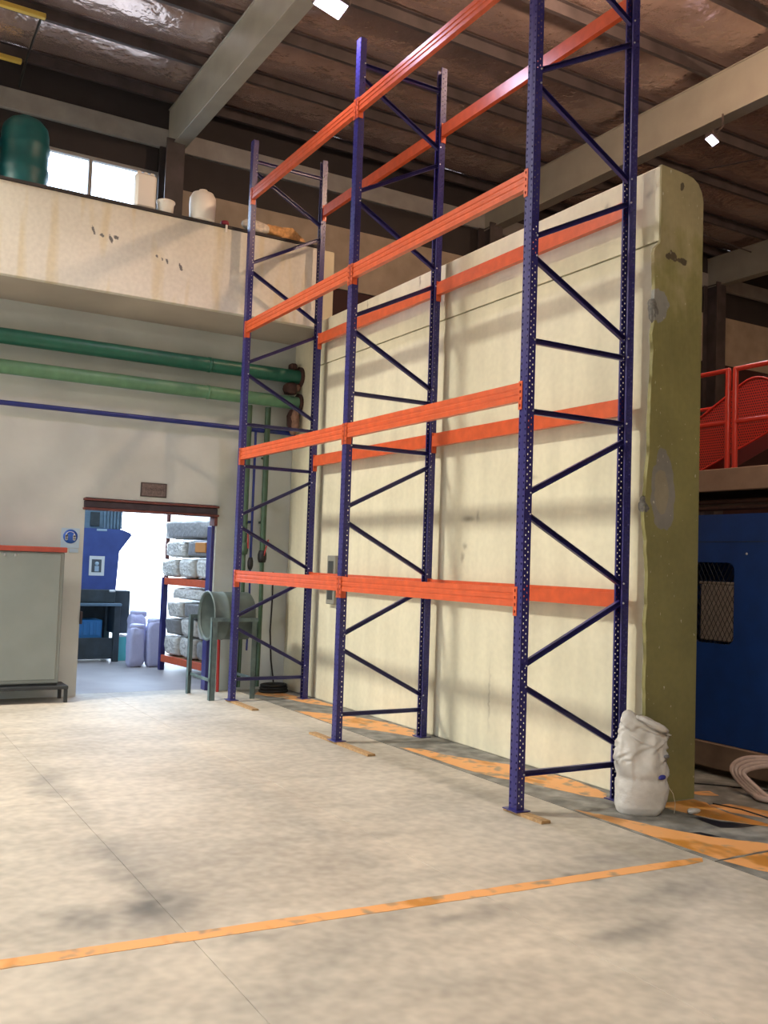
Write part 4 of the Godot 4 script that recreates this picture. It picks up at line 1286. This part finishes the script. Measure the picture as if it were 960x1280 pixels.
	for y in [0.19, 1.40]:
		for x in [-0.005, 0.955]:
			m = MB.new()
			m.span(Vector3(x - 0.028, y - 0.055, 0.042), Vector3(x + 0.028, y + 0.055, 1.708), 0.006)
			part("beam", m, M.orange_paint, sh)
		m = MB.new()
		m.span(Vector3(0.025, y + 0.02, 0.05), Vector3(0.925, y + 0.054, 1.70), 0.004)
		part("deck", m, M.wood, sh)
	var b0 := Basis(Vector3.UP, tilt)
	var nb := noise_of(630, 1.5, 4)
	# [label, local x, y, z, half sizes, material]
	var bundles := [
		["wrapped bundle on the lower shelf, bottom left beside the orange beam", 0.400, 0.260, 0.310, Vector3(0.400, 0.138, 0.255), M.wrap_film],
		["wrapped bundle on the lower shelf, bottom middle behind the drum stand", 0.400, 0.260, 0.860, Vector3(0.400, 0.143, 0.255), M.wrap_film],
		["grey wrapped bundle on the lower shelf, bottom right by the drum", 0.400, 0.260, 1.420, Vector3(0.400, 0.133, 0.265), M.wrap_grey],
		["grey wrapped roll in the second layer of the lower shelf, left end", 0.400, 0.575, 0.330, Vector3(0.400, 0.116, 0.255), M.wrap_grey],
		["pale wrapped roll in the second layer of the lower shelf, centre", 0.400, 0.585, 0.880, Vector3(0.400, 0.121, 0.255), M.wrap_film],
		["pale wrapped roll in the second layer of the lower shelf behind the drum", 0.400, 0.565, 1.430, Vector3(0.400, 0.121, 0.255), M.wrap_film],
		["shiny wrapped bundle at the upper left of the lower shelf", 0.400, 0.845, 0.380, Vector3(0.400, 0.111, 0.265), M.wrap_film],
		["grey wrapped bundle near the top of the lower shelf, centre right", 0.400, 0.865, 1.005, Vector3(0.400, 0.106, 0.320), M.wrap_grey],
		["shiny wrapped bundle topmost in the lower shelf, under the orange beam", 0.400, 1.135, 0.850, Vector3(0.400, 0.078, 0.60), M.wrap_film],
		["wrapped bundle lowest on the upper shelf, left end bulging over the beam", 0.360, 1.470, 0.210, Vector3(0.400, 0.128, 0.295), M.wrap_film],
		["wrapped bundle lowest on the upper shelf, middle one", 0.360, 1.470, 0.815, Vector3(0.400, 0.133, 0.270), M.wrap_film],
		["wrapped bundle lowest on the upper shelf beside the right post", 0.360, 1.470, 1.395, Vector3(0.400, 0.138, 0.270), M.wrap_film],
		["pale wrapped bundle in the middle layer of the upper shelf, left", 0.360, 1.775, 0.390, Vector3(0.400, 0.115, 0.355), M.wrap_film],
		["wrapped bundle showing brown carton in the middle layer of the upper shelf", 0.360, 1.785, 1.225, Vector3(0.400, 0.116, 0.440), M.wrap_grey],
		["big grey wrapped bundle lying on top of the upper shelf stack", 0.360, 2.060, 0.770, Vector3(0.400, 0.138, 0.875), M.wrap_grey],
	]
	for q in bundles:
		var p: Vector3 = base + b0 * Vector3(q[1], q[2], q[3])
		var t := thing("wrapped_bundle", q[0], "bundle", p, tilt, "wrapped bundles on the annex shelf")
		m = MB.new()
		m.blob(Vector3(0, q[4].y + 0.012, 0), q[4] + Vector3(0.03, 0.003, 0.006), 0.36, 0.030, nb, Basis(), 26, 40, 0.22)
		part("film", m, q[5], t)
		if q[0].contains("carton"):
			m = MB.new()
			m.box(Vector3(-0.425, 0.15, 0.12), Vector3(0.06, 0.15, 0.34), 0.01)
			part("carton", m, M.carton_brown, t)

# ------------------------------------------------------------------ right of the dividing wall
func right_side():
	var X := 2.5
	var mc := thing("blue_machine", "big dark blue machine enclosure on a beige base beyond the dividing wall", "machine", Vector3(X, 0, 0))
	var m := MB.new()
	var z0 := -0.60
	var z1 := -0.15
	# front sheet with a round-cornered opening for the filter
	m.span(Vector3(0, 0.29, -6.0), Vector3(0.03, 2.335, z0))
	m.span(Vector3(0, 0.29, z1), Vector3(0.03, 2.335, 3.0))
	m.span(Vector3(0, 1.90, z0), Vector3(0.03, 2.335, z1))
	m.span(Vector3(0, 0.29, z0), Vector3(0.03, 1.17, z1))
	for q in [[z0, 1.9, 1.0, -1.0], [z1, 1.9, -1.0, -1.0], [z0, 1.17, 1.0, 1.0], [z1, 1.17, -1.0, 1.0]]:
		var c := [Vector2(q[0], q[1]), Vector2(q[0] + q[2] * 0.05, q[1]), Vector2(q[0] + q[2] * 0.02, q[1] + q[3] * 0.02), Vector2(q[0], q[1] + q[3] * 0.05)]
		m.prism(c, Vector3(0, 0, 0), Vector3(0, 0, 1), Vector3(0, 1, 0), Vector3(0.03, 0, 0))
	part("front_sheet", m, M.machine_blue, mc)
	m = MB.new()
	m.span(Vector3(0.03, 2.30, -6.0), Vector3(3.0, 2.335, 3.0))
	m.span(Vector3(0.03, 0.29, 2.97), Vector3(3.0, 2.30, 3.0))
	m.span(Vector3(0.25, 0.29, -5.9), Vector3(0.28, 2.30, 2.9))
	part("casing", m, M.machine_blue, mc)
	m = MB.new()
	m.span(Vector3(0.022, 1.19, z0 + 0.055), Vector3(0.24, 1.70, z1 - 0.012), 0.012)
	m.span(Vector3(0.018, 1.70, z0 + 0.045), Vector3(0.24, 1.725, z1 - 0.008), 0.006)
	var fl := part("filter", m, M.filter_brown, mc)
	m = MB.new()
	# woven wire guard over the opening
	var n := 9
	for i in range(-8, 14):
		for s in [1.0, -1.0]:
			var a := Vector3(0.012, 1.17, z0 + 0.05 * i)
			var pts := []
			for k in 21:
				var yy := 1.17 + 0.73 * k / 20.0
				var zz: float = a.z + s * (0.73 * k / 20.0) * 0.55
				if zz > z0 and zz < z1: pts.append(Vector3(0.008 + 0.002 * s, yy, zz))
			if pts.size() > 1:
				m.tube([pts[0], pts[-1]], 0.0028, 5, false)
	part("wire_guard", m, M.mesh_black, mc)
	m = MB.new()
	m.span(Vector3(-0.004, 2.085, -6.0), Vector3(0.002, 2.09, 3.0))
	part("sheet_seam", m, M.machine_dark, mc)
	for q in [[2.02, 0.22], [1.98, -0.02]]:
		m = MB.new()
		m.lathe([Vector2(0.0, 0.008), Vector2(0.008, 0.006), Vector2(0.012, 0.0)], Vector3(0, q[0], q[1]), Vector3(-1, 0, 0), 10)
		part("bolt_head", m, M.bolt_steel, mc)
	m = MB.new()
	m.span(Vector3(-0.02, 0.06, -6.0), Vector3(0.25, 0.285, 3.0), 0.01)
	part("base_beam", m, M.machine_base, mc)
	for z in [-4.0, -2.0, 1.4, 2.8]:
		m = MB.new()
		m.span(Vector3(0.3, 0.0, z - 0.1), Vector3(0.6, 0.285, z + 0.1), 0.01)
		part("foot_block", m, M.machine_dark, mc)

	# platform over the machine
	var pt := thing("platform", "beige steel edged platform above the blue machine", "platform", Vector3(X, 0, 0))
	m = MB.new()
	m.span(Vector3(0.0, 2.55, -6.5), Vector3(0.08, 2.752, 4.0), 0.006)
	part("edge_beam", m, M.platform_beige, pt)
	m = MB.new()
	m.span(Vector3(0.08, 2.68, -6.5), Vector3(3.2, 2.74, 4.0))
	part("deck", m, M.purlin_steel, pt)
	for q in [[0.4, -6.3], [3.1, -6.3], [3.1, 3.6], [0.4, 3.6]]:
		m = MB.new()
		m.span(Vector3(q[0] - 0.06, 0.0, q[1] - 0.06), Vector3(q[0] + 0.06, 2.68, q[1] + 0.06), 0.006)
		part("post", m, M.purlin_steel, pt)
	for y in [2.40, 2.46]:
		m = MB.new()
		m.tube([Vector3(0.12, y, -6.3), Vector3(0.12, y, 3.6)], 0.022, 8)
		part("service_pipe", m, M.rust, pt)
	# red railing: two panels whose end posts stand side by side
	var rl := thing("red_railing", "red tubular safety railing along the platform edge", "railing", Vector3(X + 0.04, 2.752, 0))
	for pnl in [[-3.2, -0.275], [-0.195, 2.6]]:
		for y in [0.42, 0.90]:
			m = MB.new()
			m.tube([Vector3(0, y, pnl[0]), Vector3(0, y, pnl[1])], 0.022, 10)
			part("rail", m, M.rail_red, rl)
		for z in pnl:
			m = MB.new()
			m.tube([Vector3(0, 0, z), Vector3(0, 0.90, z)], 0.026, 10)
			m.lathe([Vector2(0.026, 0.0), Vector2(0.018, 0.018), Vector2(0.0, 0.026)], Vector3(0, 0.90, z), Vector3.UP, 10)
			part("rail_post", m, M.rail_red, rl)
	var r2 := thing("red_railing", "short red railing further back behind the perforated guard", "railing", Vector3(X + 1.3, 2.74, 0))
	m = MB.new()
	m.tube([Vector3(0, 0.87, -3.6), Vector3(0, 0.86, -1.3)], 0.022, 10)
	part("rail", m, M.rail_red, r2)
	for z in [-3.5, -1.45]:
		m = MB.new()
		m.tube([Vector3(0, 0, z), Vector3(0, 0.86, z)], 0.024, 10)
		part("rail_post", m, M.rail_red, r2)
	# perforated drive guard: a slanting long-oval housing
	var gd := thing("belt_guard", "slanting red perforated drive guard on the platform behind the railing", "machine guard", Vector3(X + 0.42, 2.752, 0))
	var pn := image_mat("punched_red", punched_image(), 0.4)
	pn.uv1_scale = Vector3(1, 1, 1)
	var pa := Vector2(-1.15, 0.13)
	var pb := Vector2(-0.28, 0.60)
	var dir := (pb - pa).normalized()
	var nr := Vector2(-dir.y, dir.x)
	var oval := []
	var r := 0.285
	for k in 17:
		var a := -PI / 2 + PI * k / 16.0
		oval.append(pb + (dir * cos(a) + nr * sin(a)) * r)
	for k in 17:
		var a := PI / 2 + PI * k / 16.0
		var p: Vector2 = pa + (dir * cos(a) + nr * sin(a)) * r
		oval.append(Vector2(p.x, maxf(p.y, -0.01)))
	m = MB.new()
	m.prism(oval, Vector3(0.004, 0, 0), Vector3(0, 0, 1), Vector3(0, 1, 0), Vector3(0.30, 0, 0))
	part("housing", m, M.guard_rim, gd)
	m = MB.new()
	m.lay(Vector3(0, 0, 10), 0, Vector3(0, 10, 0), 0)
	var inner := []
	for p in oval:
		var c := (pa + pb) * 0.5
		inner.append(Vector2(c.x + (p.x - c.x) * 0.985, 0.01 + p.y * 0.975))
	m.prism(inner, Vector3(-0.004, 0, 0), Vector3(0, 0, 1), Vector3(0, 1, 0), Vector3(0.008, 0, 0))
	part("punched_face", m, pn, gd)
	m = MB.new()
	var rim := []
	for p in oval: rim.append(Vector3(-0.008, maxf(p.y, 0.006), p.x))
	rim.append(rim[0])
	m.tube(rim, 0.012, 6, false)
	part("rim", m, M.guard_rim, gd)

	# bundle of pale hoses lying out of the machine base
	var hs := thing("hose_bundle", "bundle of pale pinkish hoses looping from the machine base to the floor", "hose", Vector3.ZERO)
	for k in 4:
		var d := 0.052 * k
		var pts := []
		var ctrl := [Vector3(2.44, 0.315, 0.72 + d * 0.2), Vector3(2.30, 0.315 - d * 0.2, 0.50 + d * 0.4), Vector3(2.19, 0.285 - d * 0.35, 0.26 + d * 0.6), Vector3(2.13, 0.20 - d * 0.2, 0.16 + d * 0.75), Vector3(2.12, 0.10, 0.24 + d * 0.9), Vector3(2.10, 0.032, 0.40 + d), Vector3(2.05 + d * 0.3, 0.026, 0.56 + d), Vector3(2.3 + d, 0.026, 1.1)]
		for i in ctrl.size() - 1:
			var p0: Vector3 = ctrl[maxi(i - 1, 0)]
			var p3: Vector3 = ctrl[mini(i + 2, ctrl.size() - 1)]
			for j in 5:
				pts.append((ctrl[i] as Vector3).cubic_interpolate(ctrl[i + 1], p0, p3, j / 5.0))
		pts.append(ctrl[-1])
		m = MB.new()
		m.tube(pts, 0.021, 9)
		part("hose", m, M.hose_pink, hs)
	var cb := MB.new()
	cb.tube([Vector3(1.62, 0.006, 0.40), Vector3(1.68, 0.006, 0.62), Vector3(1.66, 0.006, 0.86), Vector3(1.80, 0.006, 1.15)], 0.006, 6)
	single("floor_cable", cb, M.black_rubber, "thin black cable lying across the orange stripes by the hoses", "cable")
	var cb2 := MB.new()
	cb2.tube([Vector3(1.65, 0.006, -0.6), Vector3(2.0, 0.006, -0.2), Vector3(2.2, 0.006, 0.0), Vector3(2.6, 0.006, 0.5)], 0.006, 6)
	single("floor_cable", cb2, M.black_rubber, "thin black cable lying in front of the blue machine base", "cable")

# ------------------------------------------------------------------ the white sack by the wall end
func sack():
	var t := thing("white_sack", "crumpled half-full white woven sack standing against the wall end", "sack", Vector3(0.895, 0, 0.345), -0.52)
	var nz := noise_of(701, 1.2, 3)
	var creases := []
	rng.seed = 70
	for n in 34:
		creases.append([rng.randf_range(-PI, PI), rng.randf_range(0.27, 0.70), rng.randf_range(-0.20, 0.13), rng.randf_range(0.008, 0.017), rng.randf_range(0.45, 1.2), rng.randf_range(0.008, 0.021)])
	var rings := 84
	var segs := 96
	var rows := []
	for i in rings + 1:
		var u := float(i) / rings
		var h := 0.70 * u
		# half width and half depth: full below, slack above, a flat mouth at the top
		var w := lerpf(0.192, 0.178, smoothstep(0.4, 1.0, u))
		var dp := lerpf(0.155, 0.075, smoothstep(0.3, 1.0, u))
		if u < 0.08:
			w *= 0.82 + 0.18 * sqrt(u / 0.08)
			dp *= 0.80 + 0.20 * sqrt(u / 0.08)
		if u > 0.93:
			var q := (u - 0.93) / 0.07
			w *= sqrt(maxf(1.0 - q * q * 0.6, 0.0))
			dp *= sqrt(maxf(1.0 - q * q * 0.9, 0.0))
		# pulled in where the full part ends
		w -= 0.014 * exp(-pow((u - 0.37) / 0.05, 2.0))
		dp -= 0.016 * exp(-pow((u - 0.37) / 0.05, 2.0))
		var row := []
		for k in segs:
			var a := TAU * k / segs - PI
			var c := signf(cos(a)) * pow(absf(cos(a)), 0.72)
			var s := signf(sin(a)) * pow(absf(sin(a)), 0.72)
			var amt := smoothstep(0.30, 0.40, u)
			var r := 0.012 * nz.get_noise_3d(c, h * 2.0, s) * (1.0 + amt)
			for e in creases:
				var da := wrapf(a - e[0], -PI, PI)
				if absf(da) < e[4]:
					var v: float = (h - e[1] - e[2] * da) / e[3]
					if absf(v) < 5.0:
						var win := pow(cos(da / e[4] * PI / 2), 2.0)
						r += amt * win * e[5] * (0.75 * exp(-pow((v - 1.6) / 1.5, 2.0)) - exp(-v * v))
			var x: float = c * w + cos(a) * r
			var z: float = s * dp + sin(a) * r
			if u < 0.3 and c > 0.0: x *= 1.0 - 0.26 * c * pow(1.0 - u / 0.3, 1.4)
			x += 0.028 * smoothstep(0.3, 1.0, u) + 0.012 * sin(u * 7.0)
			row.append(Vector3(x, h - 0.075 * smoothstep(0.72, 1.0, u) * (0.4 + 0.9 * c), z - 0.02 * u))
		rows.append(row)
	var m := MB.new()
	m.smooth(true)
	for i in rings:
		for k in segs:
			var k2 := (k + 1) % segs
			var q := [rows[i][k], rows[i][k2], rows[i + 1][k2], rows[i + 1][k]]
			var mid: Vector3 = (q[0] + q[1] + q[2] + q[3]) * 0.25
			m.face(q, Vector3(mid.x - 0.02, 0.0 if i < rings - 4 else 0.1, mid.z))
	m.face(rows[rings], Vector3.UP)
	m.face(rows[0], Vector3.DOWN)
	part("bag", m, M.sack_white, t)
	# the mouth folded over and hanging down to the right, a gathered tip at the left
	m = MB.new()
	m.blob(Vector3(0.075, 0.655, 0.015), Vector3(0.135, 0.028, 0.075), 0.75, 0.022, nz, Basis(Vector3(0, 0, 1), -0.42), 24, 40)
	part("folded_mouth", m, M.sack_white, t)
	m = MB.new()
	m.blob(Vector3(-0.075, 0.685, -0.02), Vector3(0.075, 0.05, 0.04), 0.8, 0.02, nz, Basis(Vector3(0, 0, 1), -0.75), 20, 30)
	part("gathered_tip", m, M.sack_white, t)
	for q in [[0.125, 0.285, 0.118, 0.032, 0.016, M.sack_blue], [0.165, 0.43, 0.088, 0.02, 0.012, M.sack_grey_print]]:
		m = MB.new()
		m.blob(Vector3(q[0], q[1], q[2]), Vector3(q[3], q[4], 0.012), 0.8, 0.006, nz, Basis(Vector3.UP, 0.45), 8, 14)
		part("printed_mark", m, q[5], t)
	m = MB.new()
	m.tube([Vector3(0.2, 0.2, 0.02), Vector3(0.235, 0.15, 0.03), Vector3(0.25, 0.08, 0.04), Vector3(0.24, 0.01, 0.05)], 0.0025, 6)
	part("loose_thread", m, M.twine, t)
	var sc := MB.new()
	sc.blob(Vector3(0, 0.02, 0), Vector3(0.06, 0.02, 0.03), 0.8, 0.015, nz, Basis(), 10, 16)
	var o := single("plastic_scrap", sc, M.sack_white, "small crumpled white plastic scrap on the floor beside the sack", "scrap")
	o.position = Vector3(1.24, 0.0, 0.55)

# ------------------------------------------------------------------ lamps
func flood(label: String, pos: Vector3, hang: Vector3, face: Vector3, glowing: Material, col: Color, energy: float, big := 1.0):
	var t := thing("flood_lamp", label, "lamp", pos)
	var m := MB.new()
	var b := Basis.looking_at(face, Vector3(0, 0, 1))
	m.box(b * Vector3(0, 0, 0.06), Vector3(0.34 * big, 0.26 * big, 0.10), 0.02, b)
	part("housing", m, M.lamp_housing, t)
	m = MB.new()
	m.tube([Vector3(0, 0.03, 0), Vector3(hang.x, hang.y * 0.6, hang.z), hang], 0.014, 8)
	part("hanger", m, M.lamp_housing, t)
	m = MB.new()
	m.box(b * Vector3(0, 0, 0.004), Vector3(0.30 * big, 0.20 * big, 0.012), 0.003, b)
	part("lamp_lens", m, glowing, t)
	var l := SpotLight3D.new()
	l.name = "lamp_light"
	l.spot_angle = 75.0
	l.spot_angle_attenuation = 0.6
	l.spot_range = 40.0
	l.spot_attenuation = 2.0
	l.light_size = 0.12
	l.light_color = col
	l.light_energy = energy
	l.shadow_enabled = true
	t.add_child(l, true)
	l.position = face.normalized() * 0.05
	l.basis = b

# an unseen bare-bulbed lamp: lights the roof as well as the floor
func unseen_warm_lamp(label: String, pos: Vector3, energy: float):
	var t := thing("unseen_warm_lamp", label, "lamp", pos, 0.0, "unseen warm lamps")
	var m := MB.new()
	m.lathe([Vector2(0.0, 0.30), Vector2(0.05, 0.30), Vector2(0.06, 0.13), Vector2(0.045, 0.11), Vector2(0.0, 0.11)], Vector3.ZERO, Vector3.UP, 20)
	part("lamp_cap", m, M.lamp_housing, t)
	m = MB.new()
	m.tube([Vector3(0, 0.29, 0), Vector3(0, ROOF - pos.y, 0)], 0.012, 8)
	part("hanger", m, M.lamp_housing, t)
	m = MB.new()
	m.lathe([Vector2(0.0, -0.15), Vector2(0.06, -0.135), Vector2(0.10, -0.08), Vector2(0.11, -0.02), Vector2(0.09, 0.05), Vector2(0.05, 0.11), Vector2(0.0, 0.12)], Vector3.ZERO, Vector3.UP, 24)
	part("lamp_bulb", m, M.lamp_warm, t)
	var l := OmniLight3D.new()
	l.name = "lamp_light"
	l.omni_range = 40.0
	l.omni_attenuation = 2.0
	l.light_size = 0.1
	l.light_color = Color(1.0, 0.83, 0.69)
	l.light_energy = energy
	l.shadow_enabled = true
	t.add_child(l, true)

func lamps():
	flood("bright flood lamp under the rafter at the top of the picture", Vector3(-0.30, 7.52, -3.0), Vector3(0, 0.48, 0), Vector3(-0.25, -1, 0.25), M.lamp_cool, Color(0.90, 0.86, 1.0), 6.0)
	flood("small bright flood lamp hanging under the rafter above the dividing wall", Vector3(5.42, 7.58, -3.0), Vector3(0.2, 0.42, 0), Vector3(-0.45, -1, 0.35), M.lamp_cool, Color(0.95, 0.88, 0.95), 6.0, 0.5)
	unseen_warm_lamp("unseen warm lamp above the rack, placed to light the roof", Vector3(2.45, 8.12, -1.7), 10.0)
	unseen_warm_lamp("unseen warm lamp over the machines, placed to light the right of the roof", Vector3(8.6, 8.12, 0.6), 10.0)
	unseen_warm_lamp("unseen warm lamp behind the viewer, added as fill light", Vector3(-4.6, 8.12, 8.0), 3.0)
